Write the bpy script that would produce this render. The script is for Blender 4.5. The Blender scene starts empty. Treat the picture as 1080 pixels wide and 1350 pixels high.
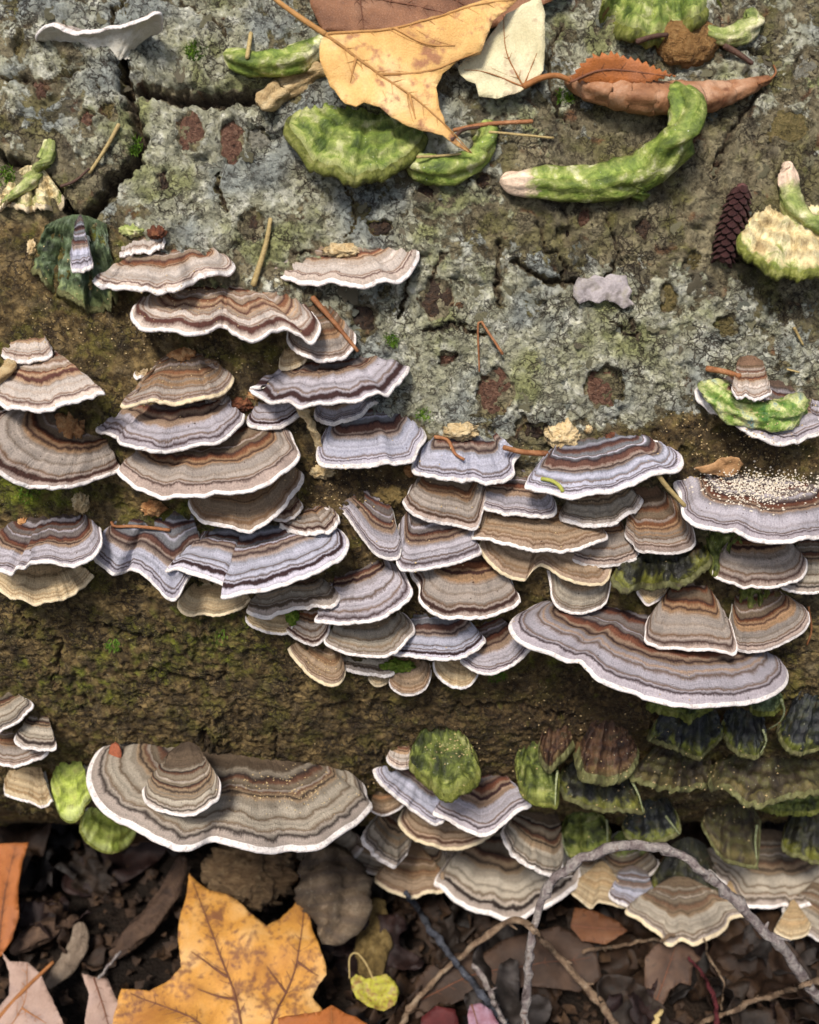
import bpy, math, random
import numpy as np
from mathutils import Vector, Matrix
from mathutils.geometry import delaunay_2d_cdt
rad = math.radians
SC = bpy.context.scene
COL = SC.collection

# ---------------------------------------------------------------- camera, sky, sun, exposure
LOG_R = 0.25                       # log radius (m); its axis is the world X axis
PITCH, VFOV = 32.0, 48.0           # camera looks 32 degrees down
AX_D, AX_P = 0.571, 21.0           # distance and depression of the log axis from the camera
CAM = np.array([0.0, -AX_D * math.cos(rad(AX_P)), AX_D * math.sin(rad(AX_P))])
cd = bpy.data.cameras.new('camera'); cam = bpy.data.objects.new('camera', cd); COL.objects.link(cam)
cam.location = CAM; cam.rotation_euler = (rad(90 - PITCH), 0, 0)
cd.sensor_fit = 'VERTICAL'; cd.sensor_height = 24.0; cd.lens = 12.0 / math.tan(rad(VFOV / 2))
cd.clip_start = 0.01; cd.clip_end = 500
cd.dof.use_dof = True; cd.dof.focus_distance = 0.34; cd.dof.aperture_fstop = 11.0
SC.camera = cam
SUN_EL, SUN_AZ = 57.0, 200.0       # soft light from above, a little behind the camera's left shoulder
w = bpy.data.worlds.new('World'); SC.world = w; w.use_nodes = True
wn = w.node_tree; bg = wn.nodes['Background']
sky = wn.nodes.new('ShaderNodeTexSky'); sky.sky_type = 'NISHITA'; sky.sun_disc = False
sky.sun_elevation = rad(SUN_EL); sky.sun_rotation = rad(SUN_AZ); sky.dust_density = 3.0; sky.air_density = 1.0
wn.links.new(sky.outputs[0], bg.inputs[0]); bg.inputs[1].default_value = 0.05
sd = bpy.data.lights.new('sun', 'SUN'); sd.energy = 1.5; sd.angle = rad(13); sd.color = (1.0, 0.95, 0.87)
sun = bpy.data.objects.new('sun', sd); COL.objects.link(sun)
_a = rad(SUN_AZ)
_sd = Vector((math.sin(_a) * math.cos(rad(SUN_EL)), math.cos(_a) * math.cos(rad(SUN_EL)), math.sin(rad(SUN_EL))))
sun.rotation_euler = _sd.to_track_quat('Z', 'Y').to_euler()
SC.view_settings.view_transform = 'Standard'; SC.view_settings.look = 'None'
SC.view_settings.exposure = 1.55; SC.view_settings.gamma = 1.0; SC.view_settings.use_curve_mapping = False
SC.cycles.use_denoising = True
SC.cycles.max_bounces = 6; SC.cycles.diffuse_bounces = 4

# ---------------------------------------------------------------- rays: where a spot of the log lies in space
FPX = 675 / math.tan(rad(VFOV / 2))
FW = np.array([0, math.cos(rad(PITCH)), -math.sin(rad(PITCH))])
UP = np.array([0, math.sin(rad(PITCH)), math.cos(rad(PITCH))])
def ray(px, py):
    d = FW + np.array([1., 0, 0]) * (px - 540) / FPX + UP * (675 - py) / FPX
    return d / np.linalg.norm(d)
def hit_r(px, py, r):
    d = ray(px, py)
    a = d[1]**2 + d[2]**2; b = CAM[1]*d[1] + CAM[2]*d[2]; c = CAM[1]**2 + CAM[2]**2 - r*r
    q = b*b - a*c
    t = (-b - math.sqrt(q)) / a if q > 0 else -b / a
    return CAM + d * t
def project(P):
    v = P - CAM
    z = v @ FW
    return 540 + FPX * v[..., 0] / z, 675 - FPX * (v @ UP) / z
def on_plane(px, py, P0, n):
    d = ray(px, py); dn = float(d @ n)
    if abs(dn) < 1e-5: dn = -1e-5
    return CAM + d * (float((P0 - CAM) @ n) / dn)

# ---------------------------------------------------------------- noise in numpy
def _hash(ix, iy, seed):
    h = (ix.astype(np.int64) * 374761393 + iy.astype(np.int64) * 668265263 + seed * 974634777) & 0xFFFFFFFF
    h = ((h ^ (h >> 13)) * 1274126177) & 0xFFFFFFFF
    h = ((h ^ (h >> 15)) * 2246822519) & 0xFFFFFFFF
    return ((h ^ (h >> 16)) & 0xFFFFFF) / float(0x1000000)
_TB = {}
def _table(seed, kind):
    if (seed, kind) not in _TB:
        iy, ix = np.meshgrid(np.arange(256), np.arange(256), indexing='ij'); h = _hash(ix, iy, seed).ravel()
        _TB[(seed, kind)] = h if kind == 'h' else (np.cos(h*6.2831853), np.sin(h*6.2831853))
    return _TB[(seed, kind)]
def perlin(x, y, seed=0):
    x, y = np.broadcast_arrays(np.asarray(x, float), np.asarray(y, float))
    x0 = np.floor(x); y0 = np.floor(y); fx = x - x0; fy = y - y0
    u = fx*fx*fx*(fx*(fx*6-15)+10); v = fy*fy*fy*(fy*(fy*6-15)+10)
    ix = x0.astype(np.int32) & 255; iy = y0.astype(np.int32) & 255; jx = (ix+1) & 255; jy = (iy+1) & 255
    gx, gy = _table(seed, 'g')
    def g(k, dx, dy): return gx[k]*dx + gy[k]*dy
    iy = iy << 8; jy = jy << 8
    a = g(iy|ix, fx, fy); b = g(iy|jx, fx-1, fy); c = g(jy|ix, fx, fy-1); d = g(jy|jx, fx-1, fy-1)
    a += (b-a)*u; c += (d-c)*u
    return (a + (c-a)*v) * 1.5
def fbm(x, y, seed=0, octv=4, gain=0.5):
    s = 0; a = 1; t = 0
    for i in range(octv):
        s = s + a*perlin(x*2**i, y*2**i, seed + i*17); t += a; a *= gain
    return s / t
def worley(x, y, seed=0):
    ix = np.floor(x); iy = np.floor(y)
    f1 = np.full(x.shape, 9.0); f2 = f1.copy(); idv = np.zeros(x.shape)
    for dx in (-1, 0, 1):
        for dy in (-1, 0, 1):
            cx = ix+dx; cy = iy+dy
            q = ((cy.astype(np.int32) & 255) << 8) | (cx.astype(np.int32) & 255)
            d = np.hypot(cx + _table(seed, 'h')[q] - x, cy + _table(seed+7, 'h')[q] - y)
            k = d < f1
            f2 = np.where(k, f1, np.minimum(f2, d)); idv = np.where(k, _table(seed+13, 'h')[q], idv); f1 = np.where(k, d, f1)
    return f1, f2, idv
def sst(a, b, x):
    t = np.clip((x-a)/(b-a), 0, 1); return t*t*(3-2*t)
def f1d(x, y=0.0, seed=0, octv=3):
    return float(fbm(np.array([float(x)]), np.array([float(y)]), seed, octv)[0])

# ---------------------------------------------------------------- scene helpers
def lin(c):
    return tuple(((v/255)/12.92 if v/255 <= .04045 else ((v/255+.055)/1.055)**2.4) for v in c)
def tag(o, label=None, cat=None, group=None, kind=None):
    if label: o['label'] = label
    if cat: o['category'] = cat
    if group: o['group'] = group
    if kind: o['kind'] = kind
    return o
def root(name, P, label, cat, group=None):
    o = bpy.data.objects.new(name, None); o.empty_display_size = 0.005; COL.objects.link(o)
    o.location = P; return tag(o, label, cat, group)
def mesh_data(name, V, F, mat, smooth=True, uv=None):
    me = bpy.data.meshes.new(name)
    me.from_pydata([tuple(map(float, v)) for v in V], [], F)
    if smooth: me.polygons.foreach_set('use_smooth', np.ones(len(me.polygons), dtype=bool))
    if mat: me.materials.append(mat)
    if uv is not None:
        l = me.uv_layers.new(name='UVMap')
        idx = np.zeros(len(me.loops), dtype=np.int32); me.loops.foreach_get('vertex_index', idx)
        l.data.foreach_set('uv', np.asarray(uv, dtype=np.float32)[idx].ravel())
    me.update(); return me
def link(name, me, parent=None, loc=None):
    o = bpy.data.objects.new(name, me); COL.objects.link(o)
    if parent: o.parent = parent
    if loc is not None: o.location = loc
    return o
def add(name, V, F, mat, parent=None, P=None, smooth=True, uv=None):
    V = np.asarray(V, float)
    if P is not None: V = V - np.asarray(P)
    return link(name, mesh_data(name, V, F, mat, smooth, uv), parent, None if parent or P is None else P)
def gridf(nu, nv, off=0, wrap=False):
    F = []
    for j in range(nv-1):
        for i in range(nu if wrap else nu-1):
            k = (i+1) % nu
            F.append((off+j*nu+i, off+j*nu+k, off+(j+1)*nu+k, off+(j+1)*nu+i))
    return F
def spline(pts, n):
    p = np.asarray(pts, float); m = len(p)
    q = np.vstack([2*p[0]-p[1], p, 2*p[-1]-p[-2]])
    L = np.r_[0, np.cumsum(np.maximum(np.linalg.norm(np.diff(p[:, :min(3, p.shape[1])], axis=0), axis=1), 1e-9))]
    t = np.linspace(0, L[-1], n); out = np.zeros((n, p.shape[1]))
    for k, s in enumerate(t):
        i = min(max(int(np.searchsorted(L, s) - 1), 0), m-2); f = (s-L[i])/(L[i+1]-L[i])
        a, b, c, d = q[i], q[i+1], q[i+2], q[i+3]
        out[k] = .5*((2*b)+(c-a)*f+(2*a-5*b+4*c-d)*f*f+(3*b-a-3*c+d)*f**3)
    return out
def nrm(v):
    v = np.asarray(v, float); return v/(np.linalg.norm(v)+1e-12)

# ---------------------------------------------------------------- node materials
class NT:
    def __init__(s, name, rough=.75, spec=.3):
        s.m = bpy.data.materials.new(name); s.m.use_nodes = True; s.t = s.m.node_tree
        s.p = s.t.nodes['Principled BSDF']; s.p.inputs['Roughness'].default_value = rough
        s.p.inputs['Specular IOR Level'].default_value = spec
    def n(s, typ, **kw):
        o = s.t.nodes.new('ShaderNode'+typ)
        for k, v in kw.items(): setattr(o, k, v)
        return o
    def l(s, a, b): s.t.links.new(a, b)
    def noise(s, vec, scale, detail=4, rough=.6, dist=0.0):
        o = s.n('TexNoise'); o.inputs['Scale'].default_value = scale; o.inputs['Detail'].default_value = detail
        o.inputs['Roughness'].default_value = rough; o.inputs['Distortion'].default_value = dist
        if vec is not None: s.l(vec, o.inputs['Vector'])
        return o.outputs['Fac']
    def math(s, op, a, b=None, clamp=False):
        o = s.n('Math', operation=op, use_clamp=clamp)
        for i, v in enumerate((a, b)):
            if v is None: continue
            if isinstance(v, (int, float)): o.inputs[i].default_value = v
            else: s.l(v, o.inputs[i])
        return o.outputs[0]
    def ramp(s, fac, stops, interp='LINEAR'):
        o = s.n('ValToRGB'); r = o.color_ramp; r.interpolation = interp
        while len(r.elements) < len(stops): r.elements.new(0.5)
        for e, (p, c) in zip(r.elements, stops):
            e.position = min(max(p, 0), 1); e.color = tuple(c)+(1,)
        s.l(fac, o.inputs[0]); return o.outputs[0]
    def mix(s, fac, a, b, mode='MIX'):
        o = s.n('Mix', data_type='RGBA', blend_type=mode)
        for i, v in ((0, fac), (6, a), (7, b)):
            if isinstance(v, (int, float)): o.inputs[i].default_value = v
            elif isinstance(v, tuple): o.inputs[i].default_value = v+(1,)
            else: s.l(v, o.inputs[i])
        return o.outputs[2]
    def bump(s, h, dist, strength=1.0):
        o = s.n('Bump'); o.inputs['Distance'].default_value = dist; o.inputs['Strength'].default_value = strength
        s.l(h, o.inputs['Height']); s.l(o.outputs[0], s.p.inputs['Normal']); return o
    def color(s, c): s.l(c, s.p.inputs['Base Color'])

def nmat(name, cols, scale=250, bscale=1500, bump=.0004, rough=.75, spec=.3, stretch=(1, 1, 1), rnd=.25, grain=.3, detail=6, dist=.4):
    """mottled natural surface: colours spread over a noise, fine grain and relief"""
    N = NT(name, rough, spec)
    tc = N.n('TexCoord'); mp = N.n('Mapping'); mp.inputs['Scale'].default_value = stretch
    N.l(tc.outputs['Object'], mp.inputs['Vector']); oi = N.n('ObjectInfo')
    va = N.n('VectorMath', operation='ADD'); N.l(mp.outputs[0], va.inputs[0])
    cx = N.n('CombineXYZ'); N.l(oi.outputs['Random'], cx.inputs[0]); N.l(oi.outputs['Random'], cx.inputs[1]); N.l(cx.outputs[0], va.inputs[1])
    f = N.noise(va.outputs[0], scale, detail, .62, dist)
    k = len(cols); st = [(.28 + .44*i/max(k-1, 1), lin(c)) for i, c in enumerate(cols)]
    c = N.ramp(f, st)
    g = N.noise(va.outputs[0], bscale, 3, .6)
    gg = N.math('ADD', N.math('MULTIPLY', g, grain*2), 1-grain)
    rr = N.math('ADD', N.math('MULTIPLY', oi.outputs['Random'], rnd), 1-rnd/2)
    hs = N.n('HueSaturation'); N.l(c, hs.inputs['Color']); N.l(N.math('MULTIPLY', gg, rr), hs.inputs['Value'])
    N.color(hs.outputs[0]); N.bump(N.math('ADD', g, N.math('MULTIPLY', f, 2.0)), bump)
    return N.m

# ================================================================ the log
# pits left by old branches and resin blisters: px centre, half sizes, kind (r reddish, o olive, d dark, g grey)
SCARS = [(252,175,20,27,'r'),(306,188,17,30,'r'),(340,182,16,15,'g'),(52,118,10,11,'r'),(116,155,10,12,'r'),(144,147,13,14,'o'),
 (653,517,25,34,'r'),(797,508,27,30,'r'),(575,395,24,28,'d'),(332,297,19,24,'d'),(708,566,19,13,'d'),(690,560,13,15,'o'),
 (640,238,15,12,'d'),(1040,170,26,22,'o'),(880,392,14,20,'o'),(960,430,18,14,'o'),(590,470,14,10,'r'),(500,300,16,12,'d'),
 (215,238,7,15,'d'),(26,60,12,16,'o'),(850,300,12,15,'d'),(480,420,18,20,'d'),(770,286,9,12,'r'),(560,255,18,12,'d'),
 (1000,530,16,10,'d'),(915,345,16,14,'o'),(1060,90,18,20,'g'),(748,310,14,12,'d')]
CRACKS = [([(158,62),(163,105),(175,150),(187,182),(178,215),(150,240),(110,300)],9,6.5),([(188,116),(240,127),(300,130),(360,121),(408,98)],13,6.5),
 ([(285,226),(290,255),(297,278)],6,4),([(662,318),(655,360),(660,402)],7,4.5),([(566,405),(573,352),(590,330)],4,3),
 ([(680,345),(705,362),(735,374),(765,370)],7,5),([(712,296),(720,330),(744,345),(742,366)],5,4),([(803,425),(842,446),(832,420)],4,3),
 ([(1035,440),(1033,400)],3,2),([(0,205),(60,235),(100,290),(120,330)],8,5),([(160,0),(150,30),(158,62)],6,4),([(240,0),(300,40),(296,52)],4,3),
 ([(640,440),(600,428),(560,436)],4,3),([(538,350),(532,390),(526,418)],5,4),([(385,335),(420,332),(430,340)],4,3),([(460,255),(470,290),(455,320)],3,2),
 ([(100,90),(60,110),(0,100)],5,4),([(740,35),(720,80),(735,150),(760,170)],5,4),([(1000,120),(960,180),(940,230)],6,4),([(905,0),(940,60),(1010,70)],5,4),
 ([(440,60),(470,180)],4,3),([(800,290),(815,330),(800,370)],4,3),([(940,330),(990,350),(1040,340)],4,3),
 ([(270,960),(275,1000)],5,4),([(365,960),(360,1010)],5,3),([(200,880),(260,900),(300,890)],5,3),([(120,820),(190,840),(240,830)],4,3),
 ([(600,930),(680,925),(760,945)],6,4),([(430,930),(520,925)],4,3),([(25,810),(80,850),(70,900)],5,3)]
def axis(pieces):
    return np.concatenate([np.arange(a, b, s) for a, b, s in pieces] + [[pieces[-1][1]]])
GX = axis([(-.95,-.30,.03),(-.30,-.155,.004),(-.155,.155,.00052),(.155,.30,.004),(.30,.95,.03)])
TH = np.radians(axis([(-180,-72,4),(-72,-44,.22),(-44,-12,.15),(-12,58,.115),(58,74,.15),(74,100,.8),(100,180,4)]))
TH[-1] = math.pi
def blobs(px, py, L):
    s = 0
    for cx, cy, rx, ry, a in L: s = s + a*np.exp(-((px-cx)/rx)**2 - ((py-cy)/ry)**2)
    return s
def polydist(px, py, pts):
    d = np.full(px.shape, 1e6)
    for (ax, ay), (bx, by) in zip(pts[:-1], pts[1:]):
        t = np.clip(((px-ax)*(bx-ax)+(py-ay)*(by-ay))/((bx-ax)**2+(by-ay)**2+1e-9), 0, 1)
        d = np.minimum(d, np.hypot(px-ax-t*(bx-ax), py-ay-t*(by-ay)))
    return d
def build_bark():
    X, T = np.meshgrid(GX, TH)
    P = np.stack([X, -LOG_R*np.cos(T), LOG_R*np.sin(T)], -1)
    px, py = project(P)
    s = X*1000; a = T*LOG_R*1000                      # mm along and round the log
    wx = fbm(s/14, a/14, 3, 4)*7; wy = fbm(s/14+9, a/14+5, 4, 4)*7
    sw, aw = s+wx, a+wy
    # where the rough lichened bark is, and where it has gone soft and mossy
    rough = np.clip(sst(590, 470, py + 70*fbm(s/30, a/30, 8, 3) - 120*(px > 430)*0 - np.where(px < 400, 120, 0)*sst(430, 330, px)*-1*0), 0, 1)
    soft = np.clip(blobs(px, py, [(190,480,240,95,1.2),(40,380,130,120,1.0),(60,660,170,70,1.2),(300,860,400,110,1.3),(960,590,170,50,1.2),(470,640,150,70,1.0),(750,930,260,70,1.2),(600,800,600,120,1.0),(540,1000,700,80,1.0)]), 0, 1)
    soft = np.clip(soft + .25*fbm(s/9, a/9, 21, 4), 0, 1)
    soft = np.maximum(soft, sst(-.35, -.6, T)); hard = 1-soft
    h = 2.6*fbm(s/55, a/55, 1, 3) + .9*fbm(sw/17, aw/17, 2, 4)
    f1, f2, cid = worley(sw/24, aw/19, 5)
    crack = 1-sst(.0, .13, f2-f1)
    pm = sst(-.1, .3, fbm(s/50, a/50, 31, 2) + blobs(px, py, [(150,150,200,170,.6),(650,370,160,80,.5),(900,150,200,120,.3)]))
    h -= (.5+.9*pm)*crack*(0.25+.75*hard)
    h += (cid-.5)*1.2*hard*pm
    # flaky crust: torn layers with crisp edges
    tt = fbm(sw/8.5, aw/8.5, 11, 5, .58)
    t2 = fbm(sw/4.2+3, aw/4.2, 12, 4, .6)
    lay = sst(-.03, .0, tt-.02) + .8*sst(-.03, .0, tt-.2) + .7*sst(-.03, .0, tt+.2)
    lay2 = sst(-.04, .0, t2-.1) + sst(-.04, .0, t2-.3)
    h += hard*(.58*lay + .42*lay2)
    k1, k2, kid = worley(sw/6.5, aw/5.5, 17)
    h += (.35+.65*hard)*((kid-.5)*.75 - .8*(1-sst(0, .16, k2-k1))*sst(-.1, .25, fbm(s/16, a/16, 18, 3)))
    rg = 1-np.abs(fbm(s/5, a/7, 13, 4, .6))*2.2
    h += soft*(1.1*rg + 1.5*fbm(s/4, a/4, 14, 4, .65) + 1.2*lay2*sst(.1, .4, fbm(s/18, a/18, 19, 3))) + .38*fbm(s/1.9, a/1.9, 15, 3, .7)
    g1, g2, gid = worley(s/2.6+wx*.1, a/2.6, 16)
    h -= .45*sst(.25, .0, g1)*sst(.55, .8, gid)*1.6                  # pinholes
    # base colours: the bark itself and what grows on it
    C = lambda *c: np.array(lin(c))
    n1 = fbm(s/22, a/22, 41, 4)[..., None]; n2 = fbm(s/6, a/6, 42, 5, .62)[..., None]; n3 = fbm(s/2.2, a/2.2, 43, 3, .7)[..., None]
    mixc = lambda A, B, f: A*(1-f)+B*f
    col = mixc(C(112,102,80), C(164,154,126), np.clip(.5+1.1*n2+.8*n3, 0, 1))
    col = mixc(col, C(110,104,66), np.clip(.9*sst(.0, .45, n1+.5*n2)*.8, 0, 1))
    # lichen crust sits on the upper layers
    lz = np.clip(.37 + blobs(px, py, [(330,230,170,130,.65),(110,120,190,160,.35),(690,490,260,90,.62),(560,360,120,150,.3),(880,470,190,80,.45),(270,40,140,60,.4),(700,70,130,80,.25),(960,80,150,100,.2),(540,200,110,90,.15),(70,210,90,110,-.35),(480,275,100,50,-.2),(800,290,220,50,-.25),(1010,300,90,90,-.25),(880,190,150,60,-.2)]), 0, 1)[..., None]*hard[..., None]
    lm = np.clip(sst(-.12, .12, (tt[..., None] + .55*n3 + .5*n2 + (lz-.55)*.9)), 0, 1)*np.clip(lz*1.5, 0, 1)
    lich = mixc(C(176,174,150), C(224,222,206), np.clip(sst(-.05, .4, n2+.7*n3), 0, 1))
    lich = mixc(lich, C(158,162,156), sst(.0, .4, n1))
    lich = mixc(lich, C(150,152,108), np.clip(sst(.05, .4, -n1+.4*n2), 0, 1))
    LI = lich; LA = np.clip(.5 + (tt[..., None]*.9 + .35*n3 + .35*n2 + (lz-.44)*1.15)*.9, 0, 1)*np.clip(lz*2.5, 0, 1)
    # olive algae film and darker weathered patches
    al = sst(.12, .42, fbm(s/13, a/13, 51, 5)+.35*n3[..., 0])[..., None]
    col = mixc(col, mixc(C(116,112,52), C(88,88,46), np.clip(.5+n2*1.5, 0, 1)), al*.62)
    dk = sst(.2, .34, fbm(sw/11, aw/11, 61, 4))[..., None]
    col = mixc(col, C(58,54,52), dk*.5*hard[..., None])
    rs = sst(.34, .48, fbm(sw/6, aw/6, 66, 3))[..., None]
    col = mixc(col, C(112,72,50), rs*.7)
    # the soft, mossy, brown side
    br = mixc(C(90,72,44), C(166,142,100), np.clip(.5+1.5*n2+1.6*n3, 0, 1))
    br = mixc(br, C(114,108,52), np.clip(sst(-.02, .3, fbm(s/10, a/10, 71, 4)+.4*n3[..., 0])[..., None], 0, 1)*.75)
    br = mixc(br, C(140,122,92), sst(.16, .34, fbm(s/5, a/6, 72, 4))[..., None]*.7)
    br = mixc(br, C(66,54,38), sst(.14, .34, fbm(s/8, a/9, 73, 4))[..., None]*.7)
    bz = np.clip(blobs(px, py, [(790,940,170,50,1.),(480,630,90,60,1.),(960,590,120,45,.7),(560,950,160,40,.5)]), 0, 1)[..., None]
    br = mixc(br, mixc(C(74,56,38), C(104,82,56), np.clip(.5+1.5*n3+n2, 0, 1)), bz*.8)
    br = br*.74  # shade on the brown side, put into its colour by darkening it
    col = mixc(col, br, sst(.2, .7, soft)[..., None])
    mo = np.clip(blobs(px, py, [(30,640,90,35,.9),(250,680,60,25,.6),(300,830,120,45,.45),(110,330,60,40,.7),(220,880,60,35,.3),(560,500,40,40,.2),(530,560,50,25,.35),(740,850,80,35,.5),(30,470,40,30,.4),(90,900,80,40,.4)]) - .25 + .8*fbm(s/4, a/4, 81, 4), 0, 1)[..., None]
    col = mixc(col, mixc(C(78,84,24), C(128,136,50), np.clip(.5+1.5*n3, 0, 1)), np.clip(mo*1.6, 0, .85))
    # traced cracks and pits
    near = (px > -80) & (px < 1160) & (py > -80) & (py < 1180)
    I = np.where(near)
    qx = px[I] + 10*fbm(s[I]/3, a[I]/3, 91, 3); qy = py[I] + 10*fbm(s[I]/3, a[I]/3+40, 92, 3)
    hs, cs, la = h[I], col[I], LA[I][:, 0]
    for pts, wd, dp in CRACKS:
        k = np.exp(-(polydist(qx, qy, pts)/(wd*(.8 if wd > 7.5 else .55)))**2)
        hs = hs - (1.5 if wd > 7.5 else .8)*dp*k; la = la*(1-sst(.15, .5, k)); cs = mixc(cs, C(70,52,38), sst(.35, .8, k)[:, None]*.8)
    for cx, cy, rx, ry, kd in SCARS:
        d = np.hypot((qx-cx)/rx, (qy-cy)/ry)
        hs = hs + .9*np.exp(-((d-1.12)/.16)**2) - 1.7*sst(1.08, .8, d); la = la*sst(.8, 1.05, d)
    h[I] = hs; col[I] = cs; LA[I] = la[:, None]
    h = np.clip(h, -13, 7)
    # keep far, coarse parts of the log calm
    return X, T, h/1000, np.clip(col, .004, 1), np.clip(LI, 0, 1), np.clip(LA, 0, 1)
BX, BT, BH, BC, BL, BA = build_bark()
def bark_h(x, th):
    i = int(np.clip(np.searchsorted(TH, th)-1, 0, len(TH)-2)); j = int(np.clip(np.searchsorted(GX, x)-1, 0, len(GX)-2))
    f = (th-TH[i])/(TH[i+1]-TH[i]); g = (x-GX[j])/(GX[j+1]-GX[j])
    return float((BH[i,j]*(1-g)+BH[i,j+1]*g)*(1-f)+(BH[i+1,j]*(1-g)+BH[i+1,j+1]*g)*f)
def surf(px, py, lift=0.0):
    """the bark's surface under a spot, and its outward normal"""
    r = LOG_R
    for _ in range(3):
        p = hit_r(px, py, r+lift); th = math.atan2(p[2], -p[1]); r = LOG_R + bark_h(p[0], th)
    p = hit_r(px, py, r+lift); th = math.atan2(p[2], -p[1])
    return p, np.array([0, -math.cos(th), math.sin(th)])

LOG = root('fallen_log', (0, 0, -LOG_R), 'thick fallen log with grey lichened, mossy brown bark lying across the leaf litter', 'log')
def bark_material():
    N = NT('bark', .72, .35)
    at = N.n('Attribute', attribute_name='albedo'); li = N.n('Attribute', attribute_name='lichen'); tc = N.n('TexCoord')
    O = tc.outputs['Object']
    f = N.noise(O, 1500, 4, .7, .4); g = N.noise(O, 330, 9, .72, .7); cr = N.noise(O, 520, 7, .7, 1.2)
    # torn crust of lichen over the bark, its edge set by a fine noise
    m = N.math('MULTIPLY', N.math('ADD', N.math('SUBTRACT', li.outputs['Alpha'], .5), N.math('MULTIPLY', N.math('SUBTRACT', g, .5), 1.1)), 11, True)
    c = N.mix(N.math('MULTIPLY', m, .9), at.outputs['Color'], li.outputs['Color'])
    # fine dark fibres of bare bark, rusty specks
    dm = N.math('MULTIPLY', N.math('SUBTRACT', cr, .545), 11, True)
    c = N.mix(N.math('MULTIPLY', dm, .72), c, lin((58,46,34)))
    # little flakes: each its own shade, dark broken lines between them
    wn_ = N.n('TexNoise'); wn_.inputs['Scale'].default_value = 500; wn_.inputs['Detail'].default_value = 4; N.l(O, wn_.inputs['Vector'])
    sc_ = N.n('VectorMath', operation='SCALE'); N.l(wn_.outputs['Color'], sc_.inputs[0]); sc_.inputs['Scale'].default_value = .0042
    ad_ = N.n('VectorMath', operation='ADD'); N.l(O, ad_.inputs[0]); N.l(sc_.outputs[0], ad_.inputs[1])
    cell = N.n('TexVoronoi'); cell.inputs['Scale'].default_value = 330; N.l(ad_.outputs[0], cell.inputs['Vector'])
    edg = N.n('TexVoronoi', feature='DISTANCE_TO_EDGE'); edg.inputs['Scale'].default_value = 330; N.l(ad_.outputs[0], edg.inputs['Vector'])
    sx_ = N.n('SeparateColor'); N.l(cell.outputs['Color'], sx_.inputs[0])
    low = N.noise(O, 90, 3, .6)
    em = N.math('MULTIPLY', N.math('MULTIPLY', N.math('SUBTRACT', .10, edg.outputs['Distance']), 16, True), N.math('MULTIPLY', N.math('SUBTRACT', low, .44), 6, True))
    c = N.mix(N.math('MULTIPLY', em, .8), c, lin((52,40,30)))
    v = N.math('ADD', N.math('MULTIPLY', f, .9), N.math('MULTIPLY', g, 1.1)); v = N.math('MULTIPLY', v, N.math('ADD', N.math('MULTIPLY', sx_.outputs[0], .5), .78)); v = N.math('ADD', v, .02)
    hs = N.n('HueSaturation'); N.l(c, hs.inputs['Color']); N.l(v, hs.inputs['Value']); hs.inputs['Saturation'].default_value = 1.1
    sp = N.noise(O, 2600, 2, .5); spm = N.math('MULTIPLY', N.math('SUBTRACT', sp, .67), 10, True)
    N.color(N.mix(spm, hs.outputs[0], lin((200,190,160))))
    h = N.math('ADD', N.math('MULTIPLY', f, .6), N.math('MULTIPLY', g, 2.2)); h = N.math('ADD', h, N.math('MULTIPLY', m, .45)); h = N.math('SUBTRACT', h, N.math('MULTIPLY', dm, .72))
    h = N.math('SUBTRACT', h, N.math('MULTIPLY', em, .8)); h = N.math('ADD', h, N.math('MULTIPLY', sx_.outputs[0], .6))
    N.bump(h, .0013)
    ro = N.math('ADD', N.math('MULTIPLY', g, .5), .40); N.l(ro, N.p.inputs['Roughness'])
    return N.m
M_BARK = bark_material()
def make_log():
    nT, nX = BX.shape
    R = LOG_R + BH
    V = np.stack([BX, -R*np.cos(BT), R*np.sin(BT) + LOG_R], -1)
    V[-1] = V[0]
    me = bpy.data.meshes.new('bark')
    idx = np.arange(nT*nX, dtype=np.int32).reshape(nT, nX)
    q = np.stack([idx[:-1, :-1], idx[:-1, 1:], idx[1:, 1:], idx[1:, :-1]], -1).reshape(-1, 4)
    q = q[:, ::-1]
    me.vertices.add(nT*nX); me.vertices.foreach_set('co', V.astype(np.float32).ravel())
    me.loops.add(q.size); me.loops.foreach_set('vertex_index', q.astype(np.int32).ravel())
    me.polygons.add(len(q)); me.polygons.foreach_set('loop_start', np.arange(0, q.size, 4, dtype=np.int32))
    me.polygons.foreach_set('loop_total', np.full(len(q), 4, dtype=np.int32))
    me.polygons.foreach_set('use_smooth', np.ones(len(q), dtype=bool))
    me.update(calc_edges=True); me.validate()
    ca = me.attributes.new('albedo', 'FLOAT_COLOR', 'POINT')
    rgba = np.concatenate([BC, np.ones(BC.shape[:2]+(1,))], -1).astype(np.float32)
    ca.data.foreach_set('color', rgba.ravel())
    cb = me.attributes.new('lichen', 'FLOAT_COLOR', 'POINT')
    cb.data.foreach_set('color', np.concatenate([BL, BA], -1).astype(np.float32).ravel())
    me.materials.append(M_BARK)
    link('bark', me, LOG)
    # sawn ends
    mw = nmat('end_wood', [(120,92,60),(168,136,94),(140,108,70)], 60, 900, .001)
    for sx, j in ((-1, 0), (1, nX-1)):
        ring = V[:-1:3, j]; c = ring.mean(0); VV = [c + np.array([sx*.004,0,0])]; n = len(ring)
        for k in (.5, 1.0): VV += [c + (p-c)*k for p in ring]
        F = [(0, 1+i, 1+(i+1) % n) for i in range(n)] + [(1+i, 1+n+i, 1+n+(i+1) % n, 1+(i+1) % n) for i in range(n)]
        link('end_grain', mesh_data('end_grain', VV, F, mw, False), LOG)
make_log()
LOGB = np.array([0, 0, -LOG_R])
def frame(n):
    n = nrm(n); e = nrm(np.cross([0, 0, 1.0], n)) if abs(n[2]) < .95 else np.array([1., 0, 0])
    return e, np.cross(n, e), n
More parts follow.
